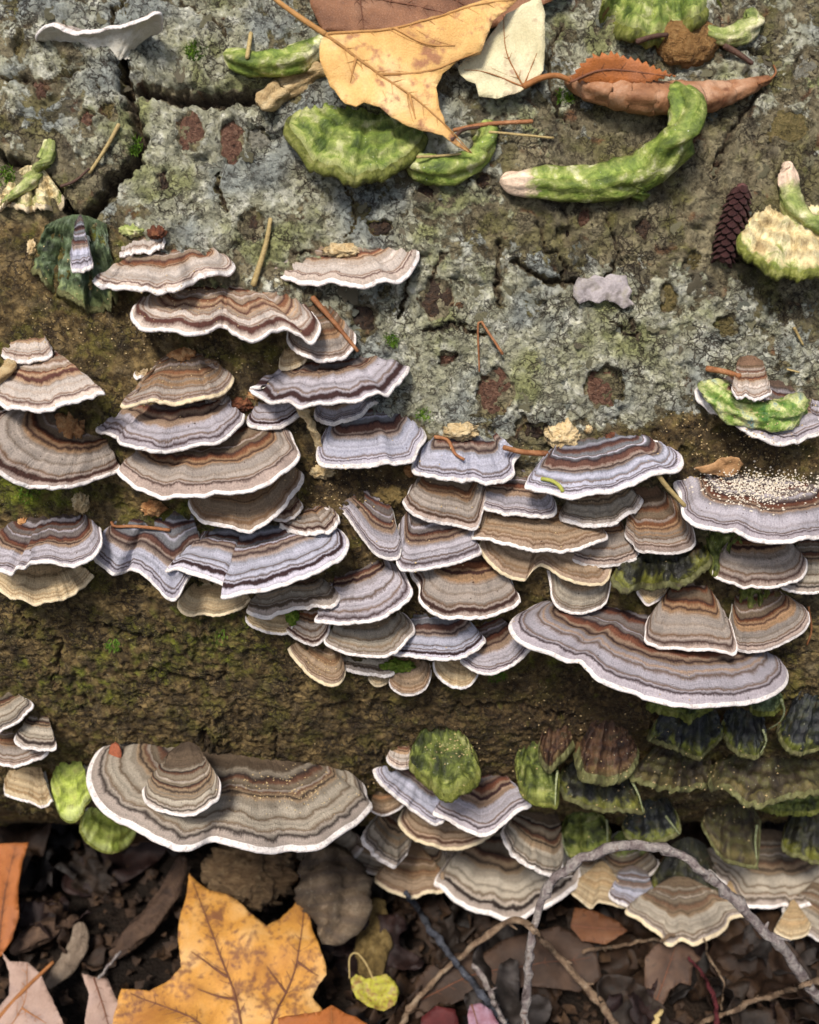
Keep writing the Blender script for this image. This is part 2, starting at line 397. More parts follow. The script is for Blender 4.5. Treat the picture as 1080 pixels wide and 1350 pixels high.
def make_scars():
    kinds = {'r': nmat('scar_red', [(66,44,34),(116,80,62),(156,122,100)], 900, 2500, .0012, .6, .4),
             'o': nmat('scar_olive', [(58,50,30),(104,92,54),(130,112,76)], 700, 2200, .001),
             'd': nmat('scar_dark', [(34,28,24),(66,52,42),(92,66,46)], 700, 2200, .001),
             'g': nmat('scar_grey', [(88,84,74),(132,128,114),(160,158,146)], 700, 2200, .001)}
    rng = random.Random(4)
    for cx, cy, rx, ry, kd in SCARS:
        p, n = surf(cx, cy); q, _ = surf(cx+rx, cy); u, _ = surf(cx, cy-ry)
        p = hit_r(cx, cy, LOG_R + bark_h(p[0], math.atan2(p[2], -p[1])))
        e, t, n = frame(n); e = np.array([1., 0, 0]); t = np.cross(n, e)
        a = rx*.00022*1.0; b = ry*.00022*1.1; sd_ = rng.randint(0, 999)
        V = []; nu, nv = 26, 9
        r, th = np.meshgrid(np.arange(nv)/(nv-1), 6.28318*np.arange(nu)/nu, indexing='ij'); r, th = r.ravel(), th.ravel()
        rr = r*(1 + .36*fbm(np.cos(th)*1.3, np.sin(th)*1.3, sd_, 3))
        z = .0006 - .0013*r**3 + .0014*fbm(rr*np.cos(th)*4, rr*np.sin(th)*4, sd_+3, 4)
        V = p + (a*rr*np.cos(th))[:, None]*e + (b*rr*np.sin(th))[:, None]*t + z[:, None]*n
        F = gridf(nu, nv, 0, True)
        add('knot_scar', np.array(V), F, kinds[kd], LOG, LOGB)
make_scars()
def make_flakes():
    """loose bark flakes and lichen scales that stand proud of the bark"""
    mats = [nmat('flake_lichen', [(104,102,86),(152,154,138),(196,200,188)], 500, 1800, .0006, .8, .25, rnd=.5),
            nmat('flake_bark', [(104,94,74),(144,134,110),(170,162,140)], 500, 1800, .0007, .8, .25, rnd=.5),
            nmat('flake_olive', [(116,108,80),(150,144,112),(180,176,150)], 500, 1800, .0006, .8, .25, rnd=.5)]
    rng = random.Random(11); protos = []
    for k in range(14):
        n = 22; V = []; sd_ = k*31
        for lev, z in ((1.0, 0.0), (.9, .32), (.45, .42), (0.0, .40)):
            for i in range(n):
                th = 6.28318*i/n
                r = lev*(1+.8*f1d(math.cos(th)*1.6, math.sin(th)*1.6, sd_, 4))
                x, y = r*math.cos(th), r*.75*math.sin(th)
                V.append((x, y, z + .25*f1d(x*1.5, y*1.5, sd_+5) + .12*(x*x)))
        protos.append(mesh_data('bark_flake', V, gridf(n, 4, 0, True), mats[k % 3]))
    zones = [(110,110,130,110),(300,220,130,90),(330,60,140,50),(640,390,130,90),(760,470,180,70),(960,110,120,100),(930,420,130,90),(560,300,120,60),(720,40,120,70),(1000,260,90,90),(450,420,80,80)]
    c = 0
    while c < 150:
        z = rng.choice(zones); px = rng.gauss(z[0], z[2]*.6); py = rng.gauss(z[1], z[3]*.6)
        if not (-20 < px < 1100 and -15 < py < 560) or (px < 400 and py > 330): continue
        p, n = surf(px, py)
        s = rng.uniform(4, 11)*.00022
        if rng.random() < .1: s *= 1.5
        o = link('bark_flake', rng.choice(protos), LOG)
        e, t, n = frame(nrm(n + np.array([rng.gauss(0, .16), rng.gauss(0, .12), rng.gauss(0, .16)])))
        M = Matrix(((e[0], t[0], n[0]), (e[1], t[1], n[1]), (e[2], t[2], n[2]))) @ Matrix.Rotation(rng.uniform(0, 6.28), 3, 'Z')
        o.matrix_local = Matrix.Translation(Vector(p - LOGB - n*.0004)) @ (M @ Matrix.Diagonal((s, s, s*rng.uniform(.25, .5)))).to_4x4()
        c += 1
make_flakes()

# ================================================================ the ground
GZ = -0.222
def ground_z(x, y):
    return GZ + .006*fbm(x*14, y*14, 301, 4) + .003*fbm(x*60, y*60, 302, 3)
def make_ground():
    gx = axis([(-40,-4,4),(-4,-.5,.25),(-.5,.5,.006),(.5,4,.25),(4,40,4)]); gy = axis([(-40,-4,4),(-4,-.75,.25),(-.75,.3,.006),(.3,4,.25),(4,40,4)])
    X, Y = np.meshgrid(gx, gy); Z = ground_z(X, Y)
    me = mesh_data('ground', np.stack([X, Y, Z], -1).reshape(-1, 3), gridf(len(gx), len(gy)),
                   nmat('soil', [(16,12,9),(32,24,18),(48,36,27)], 60, 700, .003, .85, .2))
    tag(link('ground', me), kind='structure')
make_ground()

# ================================================================ bracket fungi
PAL = {  # felt, light band, tan, dark line, orange-brown, outer zone
 'grey': dict(felt=(104,94,90), light=(162,155,160), tan=(142,118,98), dark=(52,32,31), rust=(98,60,44), outer=(166,156,160), inner=(76,64,58)),
 'blue': dict(felt=(108,107,110), light=(170,168,180), tan=(140,122,110), dark=(50,32,33), rust=(92,62,52), outer=(176,169,178), inner=(94,94,96)),
 'warm': dict(felt=(108,91,74), light=(150,138,128), tan=(142,112,84), dark=(58,36,30), rust=(110,68,44), outer=(160,141,130), inner=(84,67,52)),
 'tan':  dict(felt=(120,98,73), light=(148,126,103), tan=(142,113,83), dark=(74,48,38), rust=(114,75,48), outer=(158,135,115), inner=(94,74,54)),
 'pale': dict(felt=(158,133,98), light=(180,159,126), tan=(170,146,109), dark=(122,90,62), rust=(146,109,74), outer=(188,168,136), inner=(132,106,75)),
 'pinkish': dict(felt=(142,122,103), light=(184,171,160), tan=(164,135,107), dark=(80,49,41), rust=(130,87,62), outer=(190,172,158), inner=(114,91,70)),
 'low':  dict(felt=(114,101,85), light=(160,149,133), tan=(142,120,95), dark=(46,36,32), rust=(94,64,48), outer=(160,146,135), inner=(82,68,54)),
}
def band_stops(pal, rng, weak=0.0):
    c = {k: np.array(lin(v)) for k, v in PAL[pal].items()}
    soft = lambda a, b, f: a*(1-f)+b*f
    for k in ('dark', 'rust', 'inner'): c[k] = soft(c[k], c['tan'], weak*.75)
    c['mid'] = soft(c['light'], c['felt'], .55); c['dim'] = soft(c['dark'], c['tan'], .4); c['lt'] = soft(c['light'], c['outer'], .5)
    seq = [('outer', .030), ('dark', .016), ('lt', .016), ('dim', .012), ('light', .055), ('mid', .012), ('light', .055), ('mid', .03), ('tan', .020), ('dark', .020),
           ('tan', .016), ('rust', .028), ('dark', .014), ('felt', .045), ('lt', .016), ('dim', .012), ('felt', .040), ('rust', .018), ('dark', .022), ('mid', .02), ('inner', .05), ('dim', .015)]
    if rng.random() < .4: seq.insert(5, ('dim', .010))
    if rng.random() < .35: del seq[13:15]
    if rng.random() < .35: seq[7] = ('tan', .03)
    if rng.random() < .3: seq[1] = ('dark', .032)
    seq = [(k, w_*rng.uniform(.6, 1.65)) for k, w_ in seq]; tot = sum(w_ for _, w_ in seq); sc = rng.uniform(.80, .98)/tot
    S = [(1.0, tuple(c['outer']))]; v = 1.0
    for k, w_ in seq:
        w_ *= sc; col = tuple(np.clip(c[k]*rng.uniform(.86, 1.12), 0, 1))
        if w_ > .045: S += [(v-.22*w_, col), (v-.78*w_, col)]
        else: S.append((v-.5*w_, col))
        v -= w_
    S.append((0.0, tuple(soft(c['inner'], c['dark'], .3))))
    while len(S) > 32: del S[-3]
    return S[::-1]
def cap_material(seed, pal, weak=0.0, algae=None):
    rng = random.Random(seed); N = NT('cap_'+pal, .82, .22)
    uv = N.n('UVMap'); tc = N.n('TexCoord'); sp = N.n('SeparateXYZ'); N.l(uv.outputs[0], sp.inputs[0])
    big = N.noise(tc.outputs['Object'], 130, 3, .55); mid = N.noise(tc.outputs['Object'], 600, 3, .6)
    # the zones wander a little; hairs fray their edges along the radius
    mp = N.n('Mapping'); mp.inputs['Scale'].default_value = (2.2, 5, 1); N.l(uv.outputs[0], mp.inputs[0])
    hair = N.noise(mp.outputs[0], 1.0, 3, .7)
    t = N.math('POWER', sp.outputs[1], rng.uniform(.8, 1.35))
    t = N.math('ADD', t, N.math('MULTIPLY', N.math('SUBTRACT', big, .5), .12))
    t = N.math('ADD', t, N.math('MULTIPLY', N.math('SUBTRACT', mid, .5), .030))
    t = N.math('ADD', t, N.math('MULTIPLY', N.math('SUBTRACT', hair, .5), .030))
    col = N.ramp(t, band_stops(pal, rng, weak))
    # many fine secondary zones
    wx = N.n('CombineXYZ'); N.l(t, wx.inputs[1]); wx.inputs[0].default_value = rng.uniform(0, 90)
    wv = N.math('MULTIPLY', N.math('SUBTRACT', N.noise(wx.outputs[0], rng.uniform(14, 20), 3, .7), .5), 3.4)
    v = N.math('ADD', N.math('MULTIPLY', wv, .36), 1.0)
    gr = N.noise(tc.outputs['Object'], 2400, 2, .6)
    v = N.math('MULTIPLY', v, N.math('ADD', N.math('MULTIPLY', gr, 1.0), .5))
    v = N.math('MULTIPLY', v, N.math('ADD', N.math('MULTIPLY', hair, .6), .7))
    v = N.math('MULTIPLY', v, N.math('ADD', N.math('MULTIPLY', big, .5), .75))
    hs = N.n('HueSaturation'); N.l(col, hs.inputs['Color']); N.l(v, hs.inputs['Value'])
    c = hs.outputs[0]
    # dirt flecks
    fl = N.noise(tc.outputs['Object'], 900, 2, .5); fm = N.math('MULTIPLY', N.math('SUBTRACT', fl, .70), 14, True)
    c = N.mix(fm, c, lin((70,52,42)))
    if algae:
        an = N.noise(tc.outputs['Object'], 160, 4, .6); am = N.math('MULTIPLY', N.math('SUBTRACT', N.math('ADD', an, N.math('MULTIPLY', sp.outputs[1], algae[2])), algae[0]), 8, True)
        c = N.mix(am, c, N.ramp(an, [(.3, lin((44,58,22))), (.55, lin(algae[1])), (.75, lin((150,156,96)))]))
    N.color(c)
    N.bump(N.math('ADD', N.math('ADD', N.math('MULTIPLY', gr, .5), N.math('MULTIPLY', hair, .7)), N.math('MULTIPLY', wv, .25)), .0006)
    return N.m
def moss_material(name, cols, edge=None, wet=.6, tip=None, rings=None, hs_=(2.5, 4)):
    """old caps overgrown by algae: mottled, faintly zoned, brighter growing edge"""
    N = NT(name, wet, .35)
    uv = N.n('UVMap'); tc = N.n('TexCoord'); sp = N.n('SeparateXYZ'); N.l(uv.outputs[0], sp.inputs[0])
    big = N.noise(tc.outputs['Object'], 170, 5, .65, .5); fine = N.noise(tc.outputs['Object'], 1600, 3, .6)
    mp = N.n('Mapping'); mp.inputs['Scale'].default_value = hs_+(1,); N.l(uv.outputs[0], mp.inputs[0]); hair = N.noise(mp.outputs[0], 1.0, 3, .7)
    c = N.ramp(big, [(.34+.32*i/(len(cols)-1), lin(k)) for i, k in enumerate(cols)])
    if edge:
        t = N.math('ADD', sp.outputs[1], N.math('MULTIPLY', N.math('SUBTRACT', big, .5), .9))
        c = N.mix(N.math('MULTIPLY', N.math('SUBTRACT', t, .86), 5, True), c, lin(edge))
    if tip:
        tt_ = N.math('ADD', sp.outputs[0], N.math('MULTIPLY', N.math('SUBTRACT', big, .5), 14))
        c = N.mix(N.math('SUBTRACT', 1, N.math('MULTIPLY', N.math('SUBTRACT', tt_, tip[0]), .35, True)), c, lin(tip[1]))
    if rings:
        wr = N.math('SINE', N.math('ADD', N.math('MULTIPLY', sp.outputs[0], rings), N.math('MULTIPLY', big, 5)))
        c = N.mix(N.math('MULTIPLY', N.math('ADD', wr, .2), .6, True), c, lin((70,58,48)))
    wv = N.math('SINE', N.math('MULTIPLY', N.math('ADD', sp.outputs[1], N.math('MULTIPLY', big, .12)), 34))
    v = N.math('ADD', N.math('MULTIPLY', fine, .9), N.math('MULTIPLY', hair, 1.0)); v = N.math('ADD', v, N.math('MULTIPLY', wv, .24)); v = N.math('ADD', v, .06)
    hs = N.n('HueSaturation'); N.l(c, hs.inputs['Color']); N.l(v, hs.inputs['Value'])
    wsp = N.math('MULTIPLY', N.math('SUBTRACT', N.noise(tc.outputs['Object'], 1500, 2, .5), .715), 16, True)
    N.color(N.mix(wsp, hs.outputs[0], lin((196,196,176))))
    N.bump(N.math('ADD', N.math('MULTIPLY', fine, .7), N.math('ADD', big, N.math('MULTIPLY', hair, .5))), .0005)
    return N.m
M_MARGIN = {'w': nmat('margin_white', [(176,162,156),(230,222,216),(204,192,186)], 500, 1800, .0004, .8, .2, grain=.22, rnd=.1),
            'c': nmat('margin_cream', [(184,162,126),(214,196,164),(198,178,142)], 400, 1800, .0003, .8, .2, grain=.12, rnd=.1),
            'g': nmat('margin_green', [(50,50,26),(104,108,42),(150,146,90)], 300, 1500, .0005, .7, .3, rnd=.3),
            'd': nmat('margin_dark', [(66,58,44),(98,96,58),(120,120,84)], 300, 1500, .0005, .7, .3, rnd=.3)}
M_PORE = {'w': nmat('pores_cream', [(212,202,182),(232,226,212),(222,214,196)], 300, 3000, .0005, .85, .15, grain=.22),
          'd': nmat('pores_brown', [(84,60,40),(120,92,62),(104,80,54)], 300, 3000, .0005, .85, .15, grain=.22)}
M_MOSS = {'dark': moss_material('moss_dark', [(20,18,16),(34,33,26),(52,52,28),(54,38,28)], (112,112,44), .42),
          'darkblue': moss_material('moss_darkblue', [(22,20,20),(38,40,42),(50,52,38),(54,40,30)], (108,112,46), .38),
          'brown': moss_material('moss_brown', [(30,20,16),(60,38,26),(86,62,42),(48,44,28)], (96,80,48)),
          'olive': moss_material('moss_olive', [(40,32,24),(62,53,37),(78,74,42),(56,44,33)], (98,86,52)),
          'mid': moss_material('moss_mid', [(34,38,18),(62,70,26),(98,106,44),(150,148,100)], (120,124,60)),
          'bright': moss_material('moss_bright', [(60,76,26),(94,110,42),(130,140,68),(184,182,134)], (150,152,92)),
          'yellow': moss_material('moss_yellow', [(104,116,40),(136,148,58),(166,176,86),(150,150,80)], (170,178,110)),
          'mossblue': moss_material('moss_blue', [(40,46,34),(62,74,44),(92,106,78),(140,150,130)], (130,138,84)),
          'cream': moss_material('moss_cream', [(150,128,88),(196,176,130),(214,200,158),(140,142,70)], (120,130,56))}
BRN = [0]; BLOG = []; BD = {}
def bracket(label, rim, base, pal='grey', k=.5, droop=None, thick=1.0, margin='w', ripple=.6, weak=0.0, mw=1.0, group=None,
            algae=None, hump=2.5, pore='w', curl=0.0, creases=(), name='bracket_fungus', cat='fungus', nu=96, jit=1.0, lift=0.0, frill=0.0, lumpy=.35, bw=.42, emb=.004):
    BRN[0] += 1; seed = BRN[0]; rng = random.Random(seed*7+1)
    pts = np.array(rim, float).reshape(-1, 2); rp = spline(pts, nu)
    A0 = hit_r(base[0], base[1], LOG_R+lift); A1 = hit_r(base[2], base[3], LOG_R+lift)
    wid = np.linalg.norm(A1-A0); e = nrm(A1-A0)
    u = np.linspace(0, 1, nu)
    # outline jitter: the growing edge is never a clean curve
    jn = min(1, np.ptp(rp[:, 0])/120)*(fbm(u*9+seed*3.1, u*0+seed, 7, 3)*1.6*jit + fbm(u*30+seed, u*0, 9, 2)*1.4*jit)
    rp[:, 1] += jn
    dz = ripple*1e-3*min(1, (np.ptp(rp[:, 0])/170)**1.3)*(fbm(u*3.5+seed*1.7, u*0+.5, 5, 2)*2.2 + .6*np.sin(u*6.283*rng.uniform(2, 4)+rng.uniform(0, 6)))
    dz += frill*1e-3*np.sin(u*6.283*4.2+seed)
    dz += curl*1e-3*np.abs(2*u-1)**3
    RD = np.array([ray(x, y) for x, y in rp])
    def solve(dr):
        o = np.array([0, -math.cos(rad(dr)), -math.sin(rad(dr))]); o = nrm(o - e*(e@o)); n = nrm(np.cross(o, e))
        if n[2] < 0: n = -n
        dn = RD@n; dn = np.where(np.abs(dn) < 1e-5, -1e-5, dn); R = CAM + RD*(((A0-CAM)@n + dz)/dn)[:, None]
        q = (R-A0)@o
        return o, n, R, q
    if droop is None:
        wpx = (rp[:, 0].max()-rp[:, 0].min())
        best = None
        for dr in np.arange(-4, 50, 2.0):
            o, n, R, q = solve(dr); W = np.ptp(R@e); D = np.percentile(q, 92)
            if D < 0 or D > .2: continue
            err = abs(math.log(max(D, 1e-4)/(k*W)))
            if best is None or err < best[0]: best = (err, dr)
        droop = best[1] if best else 15
    o, n, R, q = solve(droop)
    lim = np.clip(q, .0012, .075); R = R + o*(lim-q)[:, None]
    BLOG.append((label[:40], round(float(np.ptp(R@e))*1000), round(float(lim.max())*1000), round(float(droop))))
    wob = fbm(u*2.5+seed, u*0+3, 5, 2)*.0015
    B = (A0+A1)/2 + (A1-A0)*(bw*(u-.5))[:, None] - o*(emb + .75*emb*np.sin(math.pi*u))[:, None] + n*wob[:, None]*.4
    L = np.linalg.norm(R-B, axis=1)
    rl = np.r_[0, np.cumsum(np.linalg.norm(np.diff(R, axis=0), axis=1))]
    vm = 1-np.minimum(mw*.42e-3*(.75+.5*np.abs(fbm(u*8+seed, u*0, 77, 2)))/np.maximum(L, 1e-4), .30)
    nbr = rng.uniform(3.5, 6); ph = rng.uniform(0, 6); kw_ = rng.uniform(3, 6); maxL = L.max()
    def S(v):   # v per column
        P = B + (R-B)*v[:, None]
        z = hump*1e-3*(1-v)**2.2*min(1, maxL/.02) + .10*maxL*v*(1-v)*1.6
        z = z + .0004*np.sin(6.283*nbr*v+ph)*sst(.1, .5, v) + .0024*v**1.3*fbm(u*kw_*1.3+seed*2.7, .4*v+seed, 61, 3)*np.minimum(1, (maxL/.02)**1.5)
        z = z + .0006*fbm(u*rl[-1]*180+seed, v*L*180, 33, 3) + lumpy*1e-3*sst(0, .25, v)*fbm(u*rl[-1]*130+seed, v*L*130+seed, 35, 4) - .0006*v**7
        for c0 in creases: z = z - .0018*np.exp(-((u-c0)/.025)**2)*sst(.15, .8, v) + .0005*np.exp(-((u-c0-.05)/.03)**2)*v
        return P + n*z[:, None]
    nv = 26; V = []; UVs = []
    for j in range(nv):
        f = j/(nv-1); V.append(S(vm*f)); UVs.append(np.stack([rl*1000, np.full(nu, f)], -1))
    rt = root(name, tuple((A0+A1)/2), label, cat, group)
    P0 = (A0+A1)/2
    if pal in M_MOSS: mat = M_MOSS[pal]
    else: mat = cap_material(seed, pal, weak, algae)
    add('cap', np.concatenate(V), [f[::-1] for f in gridf(nu, nv)], mat, rt, P0, uv=np.concatenate(UVs))
    # rounded margin
    th_e = thick*1e-3; E = []
    edge = S(np.ones(nu)); out = nrm_rows(R-B)
    for f in (0, .35, .7): E.append(S(vm+(1-vm)*f))
    for a in (0, .5, 1.0, 1.57, 2.2, 2.8, 3.1416):
        E.append(edge + out*(.5*th_e*math.sin(a)) + n*(-.5*th_e*(1-math.cos(a))))
    E.append(S(1-(1-vm)*.9) - n*(th_e*1.02))
    E = [x for x in E]
    add('margin', np.concatenate(E), [f[::-1] for f in gridf(nu, len(E))], M_MARGIN[margin], rt, P0)
    # pore surface
    U = []
    for f in np.linspace(1, 0, 9):
        U.append(S(np.minimum(vm*f+.0, 1)+(1-vm)*.12*(f == 1)) - n*(th_e + (.0032*(1-f)**1.5)) - n*(hump*1e-3*(1-f)**2.2))
    add('pore_surface', np.concatenate(U), [f[::-1] for f in gridf(nu, 9)], M_PORE[pore], rt, P0)
    BD[label] = dict(root=rt, P0=P0, S=S, n=n, o=o, u=u, nu=nu, vm=vm, L=L)
    return BD[label]
def nrm_rows(a): return a/(np.linalg.norm(a, axis=1)[:, None]+1e-12)
B = bracket

# ---- upper left
B('pale bracket with white underside turned up over the lichened bark', [112,57,90,60,70,58,55,50,51,36,62,29,78,31,100,39,125,38,155,33,180,22,205,15,213,20,213,38,200,46,182,50], (120,53,172,57), 'pinkish', droop=-44, weak=.4, hump=0, bw=1.0, emb=.001)
B('small bracket with a rosy edge on the green lump above the wavy bracket', [157,334,168,331,185,329,200,327,212,322,217,314], (172,318,214,309), 'pinkish', droop=16, thick=.9, hump=1, ripple=.2, bw=.95)
B('wavy cream-and-brown striped bracket with a curled left tip, topmost of its left stack', [122,364,129,370,150,373,175,371,190,378,205,385,222,383,245,375,265,362,285,358,303,353,308,345,300,340], (162,348,288,338), 'pinkish', .5, ripple=1.2, mw=1.4)
B('broad double bracket with a plain tan left end, right below the wavy striped one', [178,398,173,408,176,419,188,428,206,429,225,428,250,433,275,430,296,423,303,433,318,441,335,443,360,435,376,431,395,437,410,440,421,430,420,416,411,402], (200,386,392,394), 'pinkish', .42, ripple=.9, creases=(.47,), mw=1.3)
B('lone shallow bracket on bare bark with its right end curled up', [358,350,375,358,400,364,430,369,465,372,500,368,530,359,545,342,550,325,543,312,530,309,514,313], (420,342,505,330), 'pinkish', .34, ripple=.8, mw=1.3, droop=14)
B('small round bracket lying under a long orange needle', [380,436,379,447,390,462,405,471,425,476,445,473,458,463,466,451,468,440,461,432,446,426], (398,424,444,420), 'warm', .7, weak=.35)
B('tiny plain tan bracket tucked under the one with the needle', [369,470,368,480,372,486,386,485,402,476,405,468], (378,462,402,462), 'pale', .6, weak=.8, margin='c')
B('shallow blue-grey bracket with a tan curled right end over a thin two-lobed pair', [345,508,330,511,342,515,351,521,369,526,405,529,439,526,472,525,505,516,520,503,537,488,535,478,512,474], (372,494,500,480), 'grey', .42, mw=1.4)
B('thin grey bracket left of the hanging cream fold', [338,536,326,550,328,559,344,564,364,562,383,554,394,545,398,537], (346,534,394,530), 'grey', .5)
B('thin ruffled bracket right of the hanging cream fold', [418,533,415,545,419,552,432,557,456,554,475,544,489,532,500,531], (424,528,488,522), 'grey', .4, ripple=1)
B('large blue-grey bracket with a broad pale zone below the hanging cream fold', [428,566,418,588,418,602,428,611,467,616,505,612,525,610,544,604,551,589,560,575,558,563,545,556], (440,554,534,548), 'blue', .5, mw=1.5)
# ---- left edge
B('small cream bracket with a thick base above the pointed fan', [0,462,10,469,40,472,56,469,66,462,66,453], (18,450,62,444), 'pinkish', .5, weak=.2)
B('cream and grey fan with a sharp pointed right tip', [8,486,-12,500,-22,515,0,528,22,534,50,537,75,532,100,526,122,521,137,517,124,508,108,499], (38,482,76,474), 'pinkish', .62, ripple=.5)
B('large deep bracket with many bands curving round a rotten orange lump', [40,536,0,540,-24,562,-26,592,-10,614,20,633,50,640,78,641,105,636,130,629,150,622,159,614,150,606], (56,548,136,584), 'warm', droop=22, mw=1.4)
B('grainy tan bracket with a lumpy peaked back and drooping left tip', [198,500,180,520,161,532,164,536,180,533,194,528,206,525,236,527,264,526,286,519,303,505,307,494,296,490,278,490], (214,474,264,478), 'warm', .6, weak=.3, margin='c')
B('little tan lobe beside the lumpy peaked bracket', [186,482,177,491,180,496,192,496,206,493,213,485], (194,480,213,480), 'pale', .6, weak=.5)
B('tiny banded fan under the lumpy peaked bracket', [272,526,268,537,272,542,282,545,296,541,304,530,303,522], (276,522,300,520), 'warm', .8)
B('wide lavender-edged bracket stepped in two lobes below the lumpy peaked one', [150,542,127,559,133,565,153,571,158,583,178,589,203,594,228,589,258,581,285,575,305,564,318,552,321,543], (188,540,296,532), 'grey', .45, ripple=.7, creases=(.22,))
B('large brown and lilac bracket joined to the deep banded one by a narrow neck', [168,604,155,619,165,630,180,640,205,647,240,651,270,650,300,646,330,639,355,631,376,620,389,608,394,597,388,582,381,566,370,560], (208,576,352,560), 'warm', .48, mw=1.3)
B('plain brown bracket with a thin white edge beneath the large brown and lilac one', [256,646,248,660,253,671,268,684,300,693,325,695,350,687,370,671,383,652,392,637,398,624,392,615], (272,630,380,616), 'tan', .55, weak=.65)
B('small dark-centred bracket peeping out beside the plain brown one', [350,668,358,680,375,683,390,677,397,665,393,656,383,651], (352,658,382,652), 'tan', .7)
B('small rust and grey bracket behind the big lilac bracket', [368,690,385,698,410,701,430,697,441,689,445,678,438,669,420,666], (374,678,426,670), 'warm', .5)
B('left bracket with rounded humps and a cream knob on its back', [-6,700,-28,722,-16,742,0,750,28,752,44,743,60,741,80,742,105,738,122,733,134,716,133,697], (20,694,124,682), 'grey', .5, ripple=.8, mw=1.5, creases=(.36,))
B('smooth plain tan bracket with a pointed right tip hanging below the humped one', [-24,758,0,775,25,788,55,793,80,789,100,776,113,763,122,757,112,752], (-6,744,108,744), 'pale', .4, weak=.75, margin='c')
B('frilly folded lilac-edged bracket with wavy pleats', [140,696,126,710,121,733,135,746,151,757,168,751,180,752,192,760,206,774,221,789,234,785,244,768,256,751,272,740], (158,692,268,690), 'blue', .5, ripple=1.5, frill=1.2, mw=1.5, creases=(.4,.72), bw=.75)
B('largest blue-grey bracket of the left stack, its front lip notched in two steps', [240,722,218,748,230,746,250,752,275,760,297,767,291,780,294,786,320,781,350,774,385,765,420,751,445,736,457,721,457,706,447,696,430,690], (262,706,418,690), 'blue', .46, mw=1.5, creases=(.33,))
B('crumpled plain cream bracket beneath the notched blue-grey one', [246,778,234,793,238,805,250,811,265,808,281,811,300,808,318,801,330,789], (252,770,326,772), 'pale', .4, weak=.9, margin='c', ripple=1)
B('narrow grey bracket with a white torn left corner', [334,786,324,799,333,807,360,804,385,799,410,797,430,796,443,787,446,776,440,765,424,757], (338,778,420,764), 'low', .4, weak=.3)
B('small plain tan bracket left of a green mossy chip', [330,802,324,813,329,823,345,831,365,835,380,833,388,818], (336,800,384,800), 'pale', .5, weak=.7, margin='w')
B('small cupped bracket with a dark inner rim right of a green mossy chip', [376,812,369,820,376,831,395,844,415,850,428,841,434,830,434,816], (380,806,430,806), 'warm', .6, ripple=1)
# ---- centre
B('twisted bracket with deep rust zones sweeping up to the right', [428,800,415,815,422,820,456,821,483,820,508,810,531,793,540,776,536,763,528,748,518,740], (436,768,518,738), 'grey', .6, mw=1.5)
B('smooth grey-brown bracket below the twisted rust one', [436,832,428,845,440,854,460,863,490,863,515,859,535,846,545,829,540,816,525,804], (444,822,524,808), 'low', .5, weak=.65)
B('dark striped half-fan with an olive lump on its shoulder', [462,664,444,673,454,676,468,696,482,715,498,732,523,735,530,720], (466,662,530,650), 'grey', .55, mw=1.3)
B('broad rust and grey fan overlapping the dark striped half-fan', [526,690,523,735,526,747,535,752,565,749,595,743,618,736,634,728,632,719,626,709,622,694,612,680], (528,668,612,668), 'grey', .62, mw=1.3)
B('brown bracket with an orange zone right below the bracket carrying a curved needle', [546,628,538,650,532,662,548,680,576,688,603,692,628,696,636,674,642,650], (550,626,640,628), 'warm', .5, weak=.2)
B('blue-white bracket with a curved brown needle on its back', [562,582,549,597,544,616,556,624,589,630,612,633,626,630,642,635,664,634,678,622,677,608,685,598,672,589], (576,578,658,578), 'blue', .45, mw=1.5)
B('big pale blue bracket with a yellow-green needle near its left corner', [716,605,694,634,700,644,742,652,770,654,800,648,822,640,863,625,886,620,899,611,899,599,889,589,872,582,856,580], (726,588,850,580), 'blue', .45, mw=1.6)
B('lilac-white fan under the left corner of the big pale blue one', [643,636,632,648,628,658,632,665,653,672,687,679,720,679,733,671,730,657,722,648], (648,634,716,628), 'grey', .55)
B('wide flat brown bracket with a scalloped white edge in the middle of the stack', [632,678,624,703,645,709,687,721,714,723,750,723,784,713,801,704,798,694,788,686], (644,672,778,674), 'tan', .36, weak=.4)
B('pinkish brown bracket just under the big pale blue one', [744,660,738,676,748,686,778,691,807,687,833,673,847,656,840,649], (746,654,832,644), 'low', .45, weak=.2)
B('small grey-brown fan wedged between two brown brackets', [756,706,748,724,752,737,778,745,807,745,837,737,842,725,832,704], (758,696,826,692), 'warm', .55)
B('brown fan with a rust crescent standing behind a straw-coloured stalk', [828,690,824,704,835,717,842,725,876,729,901,726,917,715,912,693,902,672,892,662], (812,668,890,652), 'warm', .6, weak=.15)
B('smooth olive-tan bracket with two drooping lobes', [640,708,632,720,642,736,658,752,673,761,692,764,701,753,711,745,722,747,736,758,755,767,778,771,800,765,807,745], (646,704,796,714), 'tan', .34, weak=.75, margin='c', creases=(.42,), ripple=1)
B('squarish grey-brown bracket hanging by a pale strip below the two-lobed one', [722,746,726,768,729,790,738,801,761,808,783,804,798,796,804,784,807,762,804,750], (730,744,800,750), 'low', .62, weak=.55)
B('fan with orange inner zone and a frilled white edge over the dark hollow', [552,742,542,752,553,772,553,789,565,802,586,811,617,812,642,810,667,802,684,792,686,785,679,773,674,760,664,746], (566,738,658,740), 'warm', .55, mw=1.4)
B('bracket with dark inner rings and a broad blue-white zone at the foot of the stack', [524,842,512,857,536,864,569,868,603,868,622,860,639,846,636,837,622,824,610,815], (534,808,612,806), 'blue', .5, mw=1.4)
B('tilted fan right of the dark-ringed bracket, its lower edge cream', [620,848,607,869,617,879,633,887,650,886,675,877,694,860,700,849,692,841,674,826], (618,832,668,818), 'grey', .65)
